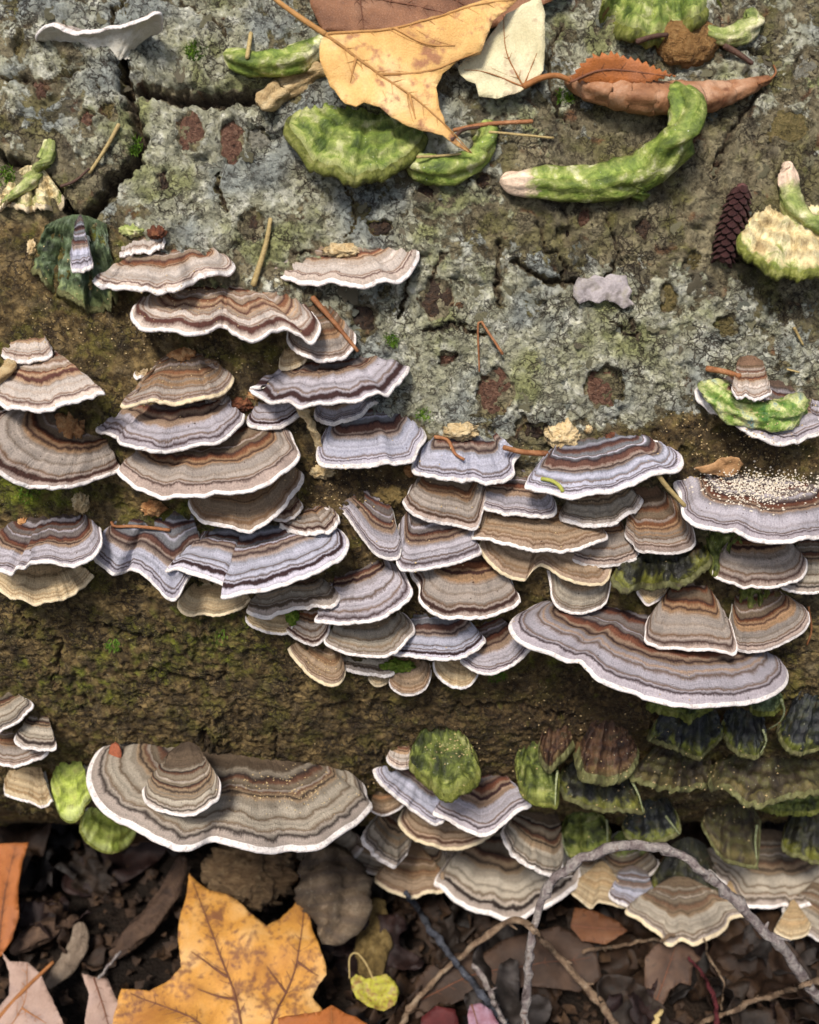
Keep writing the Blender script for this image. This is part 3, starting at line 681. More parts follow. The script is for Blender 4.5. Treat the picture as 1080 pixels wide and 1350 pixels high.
B('tiny plain pinkish bracket below the dark-ringed one', [580,864,572,872,576,887,586,899,603,906,618,904,628,893,631,883], (578,862,624,866), 'pale', .7, weak=.6)
B('tiny ear-shaped bracket with a dark speckled rim, lowest of the stack', [516,880,513,896,517,907,530,915,547,915,561,907,568,890,567,873], (520,868,562,866), 'tan', .7, weak=.5)
B('tiny cream ear beside the speckled one', [487,882,485,890,489,899,497,904,508,901,517,892], (488,880,512,880), 'pale', .6, weak=.8, margin='c')
B('thin bracket edge with a green mossy chip lying on it', [446,868,439,877,455,881,480,885,505,889,519,885,524,874], (450,866,512,866), 'low', .3, weak=.3)
B('pale brown bracket with sandy crumbs at the foot of the stack', [390,850,381,854,389,868,397,876,411,888,425,897,439,901,450,897,456,884,452,866], (396,848,448,856), 'tan', .62, weak=.6, margin='c')
# ---- right
B('bracket capped with shining green algae on the right slope', [936,502,919,512,924,527,941,537,955,541,963,551,980,564,1002,575,1030,582,1052,580,1069,573,1090,568], (944,506,1066,524), 'grey', .45, mw=1.4)
B('tiny striped bracket sitting above the algae-capped one', [968,500,965,511,973,518,990,521,1010,520,1018,511,1012,500], (974,496,1010,494), 'pinkish', .5, droop=10, lift=.006, bw=.95)
B('small lilac bracket cut off at the frame beside the algae-capped one', [1070,534,1066,543,1071,551,1085,554,1104,549], (1072,533,1104,532), 'grey', .6, bw=.95)
B('large dark-lined bracket strewn with white crumbs', [898,626,890,634,897,648,899,664,902,680,924,691,958,697,991,705,1016,712,1044,715,1080,707,1110,692,1118,664], (910,632,1096,640), 'grey', .46, mw=1.5, ripple=.8)
B('rounded brown bracket with a cream edge below the crumb-strewn one', [948,728,941,753,958,765,991,772,1019,773,1047,766,1062,754,1064,739,1056,727,1040,714], (958,712,1038,708), 'warm', .55)
B('lilac bracket cut by the frame behind the rounded brown one', [1036,742,1030,771,1047,779,1080,780,1112,764], (1040,720,1104,716), 'low', .6)
B('small pinkish tan scrap of bracket above the peaked grey fan', [850,766,840,778,847,789,855,797,869,790,879,782,887,765], (846,764,884,762), 'pale', .6, weak=.5)
B('peaked grey fan with a rust line and a flat white-edged front', [872,792,855,814,851,835,853,846,878,854,913,856,940,856,967,862,972,846,962,816,945,792], (886,774,932,774), 'warm', .75, mw=1.3)
B('rounded brown fan fused to the right side of the peaked one', [962,818,966,848,979,858,1010,857,1041,844,1064,827,1067,811,1054,795,1029,786], (950,786,1022,786), 'warm', .6)
B('longest bracket of all, a sweeping tongue with a white edge under the peaked fan', [712,793,684,806,674,820,680,834,707,850,738,858,765,867,774,878,792,891,823,902,866,916,909,926,944,928,987,922,1022,910,1041,893,1038,871,1022,862], (722,792,1000,846), 'grey', .36, mw=1.6, creases=(.28,))
# ---- lower left
B('narrow brown bracket slanting out at the left edge', [-36,950,-12,966,2,962,17,954,33,938,42,929,36,921], (-22,926,26,920), 'low', .5)
B('small fan with a thick white rim at the left edge', [34,956,20,972,25,982,42,986,67,989,75,983,69,965], (38,950,66,950), 'low', .75, mw=2)
B('tan bracket with a cream edge below the small white-rimmed fan', [-24,992,0,1006,20,1009,40,1004,61,992,58,976], (-14,968,48,966), 'warm', .5, weak=.3)
B('pale pinkish bracket crusted with green at the left edge', [8,1026,4,1044,18,1051,40,1057,55,1063,68,1054], (12,1012,66,1008), 'pale', .55, weak=.8, droop=28, algae=(.62,(120,146,50),-.35))
B('bright lime-green fan hanging at the left end of the large lower bracket', [72,1020,66,1045,75,1070,86,1083,100,1079,114,1059,122,1042], (78,1008,120,1002), 'yellow', .9, margin='g', droop=40)
B('yellow-green drooping fan below the lime one', [112,1070,107,1094,117,1110,130,1119,146,1124,166,1119,179,1102,176,1084], (118,1056,170,1066), 'yellow', .8, margin='g', droop=42)
B('large grey-brown lower bracket with a thick white rim and an orange patch', [180,980,157,974,139,980,125,994,118,1017,122,1036,133,1055,147,1069,178,1085,200,1099,222,1111,247,1117,264,1110,282,1098,304,1107,332,1115,357,1116,379,1111,400,1113,424,1111,443,1097,471,1078,491,1057,485,1046,480,1029,464,1021], (186,982,448,1012), 'low', .42, mw=2.2, thick=1.8, ripple=1.0, creases=(.52,))
B('small half-moon bracket seated on the large grey-brown lower one', [216,1022,197,1028,187,1040,192,1056,208,1068,236,1073,261,1068,283,1054,290,1034,284,1019,268,1014], (222,1010,266,1004), 'low', .6, mw=2, droop=8, lift=.014, bw=.95)
B('brown fan hanging below the right end of the large lower bracket', [366,1104,353,1118,371,1133,393,1153,416,1155,438,1150,460,1133,478,1116,474,1102,460,1094], (376,1092,456,1086), 'low', .6, weak=.3, mw=1.8)
B('thin lilac sliver between the large lower bracket and the brown fan', [404,1108,410,1118,426,1119,440,1111,447,1098,440,1090], (402,1094,438,1088), 'grey', .4)
B('small plain brown bracket in the gap beside the large lower bracket', [490,1052,488,1068,503,1075,521,1069,534,1059], (490,1044,528,1040), 'tan', .5, weak=.5)
# ---- lower centre
B('small tan bracket at the foot of the green mossy lump', [516,988,510,997,513,1006,526,1013,540,1011,544,1000], (518,985,542,985), 'pinkish', .7)
B('long lilac-grey bracket slanting down from the green mossy lump', [506,1010,496,1015,498,1026,511,1040,535,1059,557,1076,571,1086,582,1086,588,1074,582,1056], (512,1006,584,1024), 'blue', .5, weak=.2, mw=1.8)
B('grey fan with crisp dark rings right of the green mossy lump', [590,1048,571,1069,585,1076,607,1090,632,1098,649,1094,666,1082,682,1068,699,1062,697,1055,684,1044,672,1032], (602,1026,676,1022), 'grey', .6, mw=1.8)
B('cream-rimmed bracket with dark flecks below the crisp-ringed fan', [532,1066,527,1078,530,1088,546,1104,571,1115,599,1118,627,1112,652,1097,658,1080], (536,1056,652,1060), 'tan', .45, mw=1.9, margin='c', weak=.2)
B('small bracket hidden beneath the cream-rimmed one', [558,1104,556,1114,561,1127,577,1138,599,1145,616,1140,622,1120,618,1106], (562,1098,616,1100), 'low', .6, mw=1.8)
B('grey-brown fan at the left of the lower stack', [500,1074,481,1100,484,1112,496,1126,510,1136,522,1143,536,1128,544,1110], (502,1068,542,1074), 'low', .8, mw=1.8)
B('grey-brown fan stepping down below the left one of the lower stack', [530,1118,517,1143,521,1154,535,1163,552,1173,571,1174,583,1170,592,1150,588,1124], (534,1104,588,1112), 'low', .7, mw=1.8)
B('cream-edged brown bracket, lowest on the left of the lower stack', [504,1140,495,1156,497,1164,515,1174,543,1182,560,1177,588,1172,592,1160], (508,1128,580,1140), 'tan', .5, mw=1.8, margin='c', weak=.4)
B('small pinkish-edged bracket in the gap left of the lower stack', [464,1122,458,1133,468,1143,488,1151,507,1152,510,1136], (466,1112,506,1118), 'low', .5, mw=1.5, weak=.3)
B('largest bracket of the lower stack with wide brown and grey rings', [596,1128,574,1160,583,1168,599,1184,627,1198,660,1208,682,1211,697,1205,711,1195,727,1190,749,1176,762,1163,764,1146,752,1124], (610,1102,738,1096), 'low', .62, mw=2.0, thick=1.8)
B('white-rimmed fan resting across the upper right of the largest lower bracket', [668,1086,665,1100,672,1115,690,1131,704,1143,721,1151,738,1152,744,1141,742,1120], (678,1082,736,1090), 'low', .7, mw=2.2, droop=12, lift=.006, bw=.95)
B('small white-rimmed bracket behind the arching twig', [752,1142,750,1154,765,1165,778,1170,788,1167,793,1155,788,1140], (754,1136,786,1132), 'low', .7, mw=1.8)
B('boat-shaped bracket with a broad white rim and a green banded back', [784,1124,776,1138,792,1151,798,1161,810,1167,823,1170,839,1165,855,1155,868,1144,868,1134,856,1129], (790,1118,850,1118), 'low', .5, mw=2.2, algae=(.30,(112,120,56),-.45))
B('little pale blue-grey tongue below the boat-shaped bracket', [812,1168,803,1176,811,1185,827,1194,843,1199,857,1197,867,1189,862,1178], (814,1164,856,1166), 'blue', .6, weak=.5, mw=1.6, bw=.95)
B('plain tan bracket with a wavy edge behind the pale tongue', [758,1162,753,1175,766,1187,780,1197,789,1189,803,1191,823,1196,832,1186], (762,1156,822,1162), 'pale', .45, weak=.8, margin='c')
B('brown fan with a ragged cream lip, lowest at the right', [834,1190,825,1201,840,1210,856,1220,871,1229,877,1240,887,1243,899,1235,913,1243,927,1238,946,1230,958,1220,964,1209,984,1206,972,1192], (840,1178,958,1180), 'low', .45, mw=2.0, weak=.4, margin='c')
B('wide grey-brown bracket with a white rim crossed by the arching twig', [930,1120,915,1130,929,1143,950,1159,968,1177,977,1190,990,1195,1015,1194,1037,1190,1044,1195,1064,1190,1082,1182,1104,1164], (940,1112,1092,1120), 'low', .5, mw=2.0, weak=.3, margin='w')
B('white-rimmed mossy bracket cut by the frame at the right', [1034,1112,1025,1125,1033,1137,1049,1145,1064,1155,1082,1161,1106,1150], (1038,1102,1098,1104), 'low', .5, mw=2.2, algae=(.42,(80,92,32),-.2))
B('pale bracket at the right edge below the wide grey-brown one', [1038,1190,1033,1199,1038,1208,1053,1222,1070,1234,1084,1240,1110,1226], (1042,1184,1104,1188), 'low', .6, mw=2.2, weak=.4)
B('cream scrap of bracket under the right edge', [1026,1216,1023,1227,1043,1236,1064,1231,1070,1218], (1028,1210,1066,1212), 'pale', .5, weak=.9, margin='c')
B('narrow white rim peeping out beside the mossy brown lump', [946,1190,944,1197,952,1203,972,1203,980,1195], (948,1184,976,1186), 'pale', .4, weak=.7)
# ---- old caps overgrown with algae
G = 'old brackets overgrown with dark algae'
def MB(label, rim, base, pal='dark', k=.6, margin='d', **kw):
    kw.setdefault('thick', 2.2); kw.setdefault('ripple', 2.0); kw.setdefault('hump', 4); kw.setdefault('jit', 2.6); kw.setdefault('mw', 1.4)
    if pal in ('dark', 'darkblue', 'olive', 'brown'): margin = 'd'
    kw.setdefault('lumpy', 2.6); kw.setdefault('bw', .6); kw.setdefault('frill', 1.3); kw['ripple'] = kw['ripple']*1.3
    return bracket(label, rim, base, pal, k, margin=margin, pore='d', name='mossy_bracket', **kw)
MB('blue-green mossy bracket below the lichened bark with a tiny striped one on it', [52,330,38,341,50,362,80,384,98,392,112,402,122,405,146,399,152,376,148,344], (60,324,150,322), 'mossblue', .6, 'd', lumpy=6, jit=7, bw=.9)
B('tiny striped bracket growing on the blue-green mossy one', [96,326,92,341,94,352,106,350,119,345,119,334,113,322], (99,316,112,315), 'blue', .9, thick=.9, lift=.008, droop=24, bw=.95)
MB('green rounded fan at the left of the dark mossy cluster', [690,990,680,1000,682,1023,687,1044,701,1056,721,1060,733,1060,736,1030,734,1004], (692,984,734,978), 'mid', .9, 'g', droop=36)
MB('rusty dark lump with a hollow at the top of the mossy cluster', [716,968,711,980,714,999,724,1011,734,1002,746,990,756,976], (716,962,756,958), 'brown', .8, droop=34, thick=4)
MB('rounded brown-black lump topping the mossy cluster', [764,985,768,1012,782,1022,803,1025,823,1020,838,1002,841,985], (764,958,832,966), 'brown', .8, droop=36, thick=5, hump=7)
MB('broad dark green shelf under the brown-black lump', [742,1012,737,1030,742,1042,752,1053,774,1062,803,1066,827,1068,847,1070,844,1052,834,1026], (748,1006,828,1008), 'dark', .7, 'g', droop=34)
MB('green and tan banded upright flap behind the arching twig', [744,1082,741,1104,746,1124,766,1128,784,1125,800,1118,802,1096,798,1078], (748,1072,796,1068), 'mid', .9, 'g', droop=42)
MB('blue-black flap with a yellow-green lower edge in the mossy cluster', [826,1070,821,1090,831,1105,851,1110,876,1106,896,1094,892,1070], (830,1054,884,1050), 'darkblue', .8, 'g', droop=38)
MB('dark blue-green scalloped shelf with a bright green lip under the long tongue', [866,950,858,972,880,980,901,990,921,998,935,990,948,976,956,964], (868,930,948,934), 'darkblue', .6, 'g')
MB('bluish dark shelf beside the scalloped one, ending in a green lip', [952,952,957,968,966,986,982,995,1001,997,1008,984,1010,960], (950,932,1006,938), 'darkblue', .8, 'g')
MB('blue-green fan with a yellow rim at the right edge', [1034,944,1030,964,1042,987,1056,993,1082,986,1106,970], (1036,920,1100,924), 'darkblue', .8, 'g')
MB('olive-brown rounded bracket below the scalloped shelf', [846,1004,835,1020,860,1030,880,1037,901,1037,925,1033,940,1027,938,1010], (858,988,934,998), 'olive', .5)
MB('long olive-brown bracket with a dark blue band at the right', [940,1010,938,1028,958,1037,980,1052,1003,1056,1027,1052,1056,1046,1082,1041,1108,1026], (948,998,1094,1002), 'olive', .42)
MB('yellow-green mossy lip below the long olive-brown bracket', [1002,1048,999,1059,1015,1067,1043,1069,1064,1070,1084,1062,1100,1050], (1004,1042,1092,1040), 'mid', .3, 'g')
MB('hanging dark brown flap with a mossy tip right of the cluster', [930,1070,926,1086,937,1108,954,1132,972,1137,996,1141,1001,1112,1002,1080], (930,1062,1000,1058), 'olive', .9, 'g', droop=40)
MB('dark mossy bracket at the right edge above the white-rimmed one', [1036,1086,1032,1112,1043,1124,1060,1130,1084,1137,1108,1124], (1038,1066,1098,1064), 'dark', .7, 'g', droop=30)
MB('mossy green rim right under the long sweeping tongue', [862,916,858,930,880,939,896,942,909,950,921,942,941,932,952,920], (860,904,946,908), 'mid', .35, 'g')
MB('curled blue-green flap below the right end of the sweeping tongue', [988,922,992,936,1008,940,1022,938,1032,924,1030,908], (986,908,1028,904), 'mossblue', .7, 'g')
MB('dark green mossy mound between the brown fans', [822,740,807,762,830,775,849,768,874,768,897,765,922,752,936,738,934,722], (820,726,926,716), 'dark', .45, 'g', hump=5)
MB('green mossy ridge left of the rounded brown bracket', [926,712,934,744,944,756,962,742,980,716], (926,704,976,702), 'mid', .6, 'g')
MB('small bright mossy flake under the rounded brown bracket', [976,776,976,786,990,796,1003,794,1016,778], (974,770,1014,768), 'mid', .6, 'g')
MB('green mossy lump crowning the lower stack', [546,978,541,1002,550,1017,566,1031,586,1047,606,1040,622,1031,630,1014,624,986], (550,972,616,966), 'mid', .7, 'g', thick=4, hump=8, droop=26)
MB('brown and green mossy lump above the lowest brown fan', [866,1146,860,1166,875,1187,905,1197,925,1206,938,1214,949,1201,953,1174,944,1146], (868,1130,942,1132), 'dark', .8, 'g', thick=4, hump=7, droop=30)
MB('broad green lobed bracket with a pinkish white left end under the yellow leaf', [392,138,380,156,384,176,405,197,435,216,460,228,490,226,520,213,545,196,560,178,552,164], (420,150,540,170), 'bright', .55, 'g', thick=3.0, hump=2, droop=24, creases=(.55,.3), ripple=1.2, frill=.3, lumpy=.6)
MB('green lumpy bracket cut by the top of the frame', [800,-8,796,8,806,22,830,36,860,39,900,26,930,12,948,-6], (810,-10,938,-14), 'bright', .5, 'g', thick=4, hump=5, droop=30, lumpy=1.0)
MB('cream bracket with a green lower edge at the right edge of the log', [992,288,976,308,984,330,1010,346,1040,356,1082,357,1110,346], (988,292,1098,290), 'cream', .6, 'g', thick=3, droop=24, lumpy=1.0, frill=.3)
MB('thin pale green strip of bracket at the left edge', [2,262,-6,270,20,272,50,272,76,268,84,258], (8,254,78,252), 'cream', .35, 'c', thick=1.4)

# ================================================================ everything that lies or hangs on the log
def hit(px, py):
    """first thing built so far that lies behind a spot"""
    dg = bpy.context.evaluated_depsgraph_get(); d = ray(px, py)
    ok, p, n, i, o, m = SC.ray_cast(dg, Vector(CAM), Vector(d))
    if not ok: return CAM + d*.5, np.array([0, 0, 1.0])
    p, n = np.array(p), np.array(n)
    return p, (n if n@d < 0 else -n)
def tube_mesh(path, radii, ns=14, flat=1.0, wob=.0, seed=0, up=None, caps=True, ridge=0.0):
    path = np.asarray(path, float); n = len(path); T = np.gradient(path, axis=0); T /= np.linalg.norm(T, axis=1)[:, None]+1e-12
    ref = np.array([0, 0, 1.0]) if up is None else nrm(up)
    V = []; UV = []; L = np.r_[0, np.cumsum(np.linalg.norm(np.diff(path, axis=0), axis=1))]*1000
    a = np.linspace(0, 2*math.pi, ns+1)[:-1]
    for i in range(n):
        x = np.cross(T[i], ref)
        if np.linalg.norm(x) < 1e-3: x = np.array([1., 0, 0])
        x = nrm(x); y = np.cross(x, T[i]); r = radii[i]
        rr = r*(1 + wob*2*fbm(np.cos(a)*1.2+seed, np.sin(a)*1.2+L[i]*.12, seed+3, 4) + wob*.55*np.sin(2*a+L[i]*.08+seed) + wob*.5*np.sin(5*a+2*f1d(L[i]*.15, 0, seed)) + ridge*np.maximum(0, np.sin(L[i]*.75+3*np.abs(np.sin(a))))**4)
        V.append(path[i] + x*(np.cos(a)*rr)[:, None] + y*(np.sin(a)*rr*flat)[:, None])
        UV.append(np.stack([np.full(ns, L[i]), a/6.2832], -1))
    V = np.concatenate(V); UV = np.concatenate(UV); F = gridf(ns, n, 0, True)
    if caps:
        V = np.vstack([V, path[0]-T[0]*radii[0]*.5, path[-1]+T[-1]*radii[-1]*.5]); UV = np.vstack([UV, UV[0], UV[-1]])
        k = len(V)-2
        F += [(k, (i+1) % ns, i) for i in range(ns)] + [(k+1, (n-1)*ns+i, (n-1)*ns+(i+1) % ns) for i in range(ns)]
    return V, F, UV
def mm(px, p): return px*np.linalg.norm(p-CAM)/FPX
def curl(label, pts, mat, name='curled_bracket', cat='fungus', flat=.75, wob=.26, seed=0, emb=.55, tip=None, parent=None, part=None, dist=None, n=34, rough_up=None):
    q = spline(np.array(pts, float), n); path = []; rr = []
    for i, (x, y, r) in enumerate(q):
        if dist is None: p, nn = surf(x, y)
        else: p = CAM + ray(x, y)*(dist if not isinstance(dist, tuple) else dist[0]+(dist[1]-dist[0])*i/(n-1)); nn = -ray(x, y)
        r = mm(max(r, 2), p); rr.append(r)
        d_ = ray(x, y); em_ = emb if not isinstance(emb, tuple) else emb[0]+(emb[1]-emb[0])*sst(.5, .9, i/(n-1)); path.append(p - d_*r*em_/max(.4, float(-(d_@nn))))
    path = np.array(path); k = np.ones(5)/5
    if n > 8:
        pad = np.vstack([path[:1]]*2+[path]+[path[-1:]]*2); path = np.stack([np.convolve(pad[:, c], k, 'valid') for c in range(3)], -1)
    V, F, UV = tube_mesh(path, rr, 28, flat, wob, seed, up=rough_up, ridge=.07 if name == 'rolled_leaf' else 0)
    P = path[len(path)//2]
    rt = parent if parent else root(name, P, label, cat)
    base = np.array(rt.location)
    add(part or 'body', V, F, mat, rt, base, uv=UV)
    if tip:   # pale unstained end
        m = max(4, n//6)
        V, F, UV = tube_mesh(path[:m], [r*(1.045-.08*i/m) for i, r in enumerate(rr[:m])], 20, flat, wob, seed, up=rough_up)
        add('tip', V, F, tip, rt, base, uv=UV)
    return rt
def lump(label, px, py, rx, ry, mat, name='fungus_nub', cat='fungus', deep=.8, seed=0, rough=.6, parent=None, part='body', at=None, nn=None, freq=3.0, lobes=36):
    if at is None: at, nn0 = hit(px, py) if parent else surf(px, py)
    else: nn0 = np.array([0, -.4, .9])
    nn = nn0 if nn is None else nn
    a, b = mm(rx, at), mm(ry, at); e = np.array([1., 0, 0]); t = UP; o = -ray(px, py); V = []
    nu, nv = lobes, 20
    ph, th = np.meshgrid(np.pi*np.arange(nv)/(nv-1), 6.28318*np.arange(nu)/nu, indexing='ij'); ph, th = ph.ravel(), th.ravel()
    d0, d1, d2 = np.sin(ph)*np.cos(th), np.cos(ph), np.sin(ph)*np.sin(th)
    k = 1 + rough*1.3*fbm(d0*freq+seed*2.3, d1*freq+d2*freq*1.3+seed, seed, 4)
    V = at + (d0*a*k)[:, None]*e + (d1*b*k)[:, None]*t + (d2*deep*(a+b)/2*k)[:, None]*o
    rt = parent if parent else root(name, at, label, cat)
    add(part, np.array(V), gridf(nu, nv, 0, True), mat, rt, np.array(rt.location))
    return rt
PINK = nmat('bracket_tip', [(178,150,128),(206,184,166),(150,148,98)], 300, 1500, .0004)
GREEN = moss_material('curl_green', [(66,82,28),(100,116,44),(138,146,74),(198,194,152)], None, .62, hs_=(.35, 9))
GREENT = moss_material('curl_green_tipped', [(66,82,28),(100,116,44),(138,146,74),(198,194,152)], None, .62, tip=(6, (206,180,156)), hs_=(.35, 9))
GREENS = moss_material('curl_green_small_tip', [(84,96,44),(120,130,66),(156,158,102),(200,192,154)], None, .62, tip=(4, (206,180,156)), hs_=(.35, 9))
GREEN2 = moss_material('curl_green_pale', [(84,96,44),(120,130,66),(156,158,102),(200,192,154)], None, .65, hs_=(.35, 9))
TANC = nmat('curl_tan', [(130,104,68),(176,150,108),(196,178,140)], 300, 1500, .0006, stretch=(1,1,2))
GREYC = moss_material('curl_grey', [(58,46,34),(88,73,56),(112,97,79)], None, .8, rings=1.1)
CREAM = nmat('nub_cream', [(168,136,92),(208,182,136),(224,204,166)], 500, 1600, .0007)
OCHRE = nmat('nub_ochre', [(120,74,42),(174,124,78),(202,164,116)], 450, 1600, .0007)
OLIVE = nmat('nub_olive', [(70,56,30),(108,88,48),(132,112,70)], 450, 1600, .0008)
RUSTY = nmat('nub_rust', [(70,40,28),(108,62,40),(136,92,62)], 450, 1600, .0008)
CHIP = nmat('chip_green', [(64,84,20),(104,128,36),(150,158,70)], 500, 1800, .0008)
curl('thick bright green curled bracket bent like an arm, with a pinkish left tip', [(658,240,10),(672,240,17),(700,240,20),(750,242,22),(800,241,24),(845,230,27),(878,206,26),(900,176,23),(908,146,20),(900,122,16),(884,112,9)], GREENT, seed=2, flat=.8, emb=(.55, 2.4))
curl(None, [(838,236,24),(842,250,17),(846,264,6)], GREEN, seed=3, parent=[o for o in bpy.data.objects if o.name == 'curled_bracket'][0], part='flap', n=10)
curl('green cup-shaped curled bracket under the tip of the yellow leaf', [(541,214,12),(552,220,18),(575,224,21),(600,224,21),(624,212,19),(638,192,16),(644,170,11),(640,158,7)], GREEN, seed=5)
curl('green finger-like curled bracket above the dark bark ledge', [(297,70,8),(314,78,17),(345,84,20),(380,79,20),(410,66,16),(429,51,9)], GREEN, seed=7)
curl('tan rolled scrap of bracket beside the dark bark ledge', [(346,143,8),(358,127,15),(385,112,16),(408,100,13),(424,91,9)], TANC, seed=9, emb=2.2)
curl('upright green and grey curled bracket above the cream one', [(1036,214,7),(1040,235,12),(1042,262,15),(1052,285,17),(1072,300,18),(1098,310,18)], GREENS, seed=11)
curl('thin yellow-green curled bracket at the left edge', [(-8,274,4),(25,252,8),(48,230,10),(62,205,9),(66,184,6)], GREEN2, seed=13)
t7 = curl('twisted green and tan curled bracket with a fuzzy brown underside', [(884,24,6),(905,32,9),(930,42,10),(955,49,12),(980,43,14),(995,29,12),(984,14,8)], GREEN2, seed=15)
lump(None, 904, 56, 38, 30, nmat('fuzzy_brown', [(96,66,34),(142,104,58),(168,132,84)], 700, 2600, .0012), parent=t7, part='underside', at=surf(906, 55)[0], nn=None, deep=.75, seed=4, rough=.25)
curl('cream fold of bracket hanging like a tooth between two thin brackets', [(396,536,7),(402,545,9),(410,560,8),(417,576,7),(421,592,5),(424,603,3)], CREAM, seed=17, flat=.5, emb=4.0, name='bracket_fold', wob=.1)
curl('pale snail-shaped curled bracket at the left edge', [(-8,503,9),(4,492,10),(13,484,9),(14,478,6),(8,475,4)], TANC, seed=19, emb=2.5, n=16)
for (lb, x, y, rx, ry, m, sd_) in [
 ('crusty cream knob behind the bracket with the curved needle', 608,568,23,11,CREAM,1), ('crusty cream knob behind the big pale blue bracket', 742,573,22,19,CREAM,2),
 ('cream knob behind the lone shallow bracket', 452,331,24,9,CREAM,3), ('rotten orange-brown lump on the deep banded bracket', 90,566,20,24,OCHRE,4),
 ('small cream knob on the humped bracket', 107,662,11,12,CREAM,5), ('knobbly cream nub alone on dark bark', 424,621,16,9,CREAM,6),
 ('tiny round tan nub beside the orange-zoned brown bracket', 540,620,7,8,OCHRE,7), ('olive wart-like lump on the shoulder of the dark striped half-fan', 517,652,20,14,OLIVE,8),
 ('yellow-green knob above the wavy striped bracket', 175,303,15,8,GREEN2,9), ('tiny orange nub over the humped bracket', 30,688,7,7,OCHRE,10),
 ('small tan double nub on mossy bark', 202,670,15,9,OCHRE,11), ('tan nub under the shallow blue-grey bracket', 338,520,12,7,OCHRE,12),
 ('brown rotten lump between the stepped bracket and the lumpy peaked one', 318,533,15,9,RUSTY,13), ('orange rotten lump at the peak of the lumpy bracket', 240,470,17,11,OCHRE,14),
 ('crumbly red-brown grain above the big pale blue bracket', 806,577,9,6,RUSTY,15), ('round brown nub above the small rosy-edged bracket', 207,306,11,8,RUSTY,16),
 ('tiny cream hook on the blue-green mossy bracket', 42,326,6,9,CREAM,17), ('small cream pad on bare bark near the crusty knobs', 776,566,5,5,CREAM,18),
 ('small cream tooth below the curled left tip of the wavy bracket', 151,378,5,9,CREAM,19)]:
    lump(lb, x, y, rx, ry, m, seed=sd_)
lump('green mossy chip between two small brackets', 385,808,9,11, CHIP, 'moss_chip', 'moss', at=hit(385,812)[0], seed=21)
lump('long green mossy chip lying on a thin bracket edge', 524,873,23,8, CHIP, 'moss_chip', 'moss', at=hit(524,878)[0], seed=22)
lump('orange scrap stuck to the left end of the large lower bracket', 152,994,8,15, nmat('orange_scrap', [(104,56,36),(140,78,52),(122,68,46)], 300, 1500, .0004), 'leaf_scrap', 'leaf scrap', at=hit(152,995)[0], seed=23, deep=.25, rough=.2)
AL = moss_material('algae_shiny', [(60,96,40),(112,136,60),(190,190,130),(128,150,140)], None, .35)
bp = BD['bracket capped with shining green algae on the right slope']['root']
def on_hits(pts, lift):
    out = []
    for x, y, r in spline(np.array(pts, float), 30):
        p, n = hit(x, y); out.append((p + n*lift, mm(r, p)))
    pa = np.array([o[0] for o in out]); k = np.ones(7)/7; pad = np.vstack([pa[:1]]*3+[pa]+[pa[-1:]]*3)
    return np.stack([np.convolve(pad[:, c], k, 'valid') for c in range(3)], -1), [o[1] for o in out]
pa, rr = on_hits([(932,500,8),(940,515,14),(958,530,16),(985,543,17),(1015,550,17),(1042,540,16),(1062,528,10)], .001)
V, F, UV = tube_mesh(pa, [r*1.15 for r in rr], 24, .62, .5, 77); add('algae_crust', V, F, AL, bp, np.array(bp.location), uv=UV)

# ---------------------------------------------------------------- leaves
def leaf_mat(name, cols, spot=(92,58,48), scale=70, spots=.62, rough=.6):
    N = NT(name, rough, .3); tc = N.n('TexCoord'); O = tc.outputs['Object']
    vn = N.n('Attribute', attribute_name='vein')
    f = N.noise(O, scale, 5, .6, .4); c = N.ramp(f, [(.3+.4*i/(len(cols)-1), lin(k)) for i, k in enumerate(cols)])
    s = N.noise(O, 420, 4, .6); g = N.noise(O, 110, 3, .5)
    sm = N.math('MULTIPLY', N.math('SUBTRACT', N.math('ADD', N.math('MULTIPLY', s, .6), N.math('MULTIPLY', g, .5)), spots), 9, True)
    c = N.mix(N.math('MULTIPLY', sm, .75), c, lin(spot))
    vo = N.n('TexVoronoi', feature='DISTANCE_TO_EDGE'); vo.inputs['Scale'].default_value = 1500; N.l(O, vo.inputs['Vector'])
    net = N.math('SUBTRACT', 1, N.math('MULTIPLY', vo.outputs['Distance'], 6, True))
    c = N.mix(N.math('MULTIPLY', net, .05), c, lin(spot))
    c = N.mix(N.math('MULTIPLY', vn.outputs['Fac'], .5), c, lin(tuple(int(k*.72) for k in cols[0])))
    fine = N.noise(O, 1700, 2, .6); hs = N.n('HueSaturation'); N.l(c, hs.inputs['Color']); N.l(N.math('ADD', N.math('MULTIPLY', fine, .5), .75), hs.inputs['Value'])
    N.color(hs.outputs[0]); N.bump(N.math('ADD', N.math('MULTIPLY', net, .3), N.math('ADD', N.math('MULTIPLY', fine, .4), N.math('MULTIPLY', s, .5))), .00016)
    return N.m
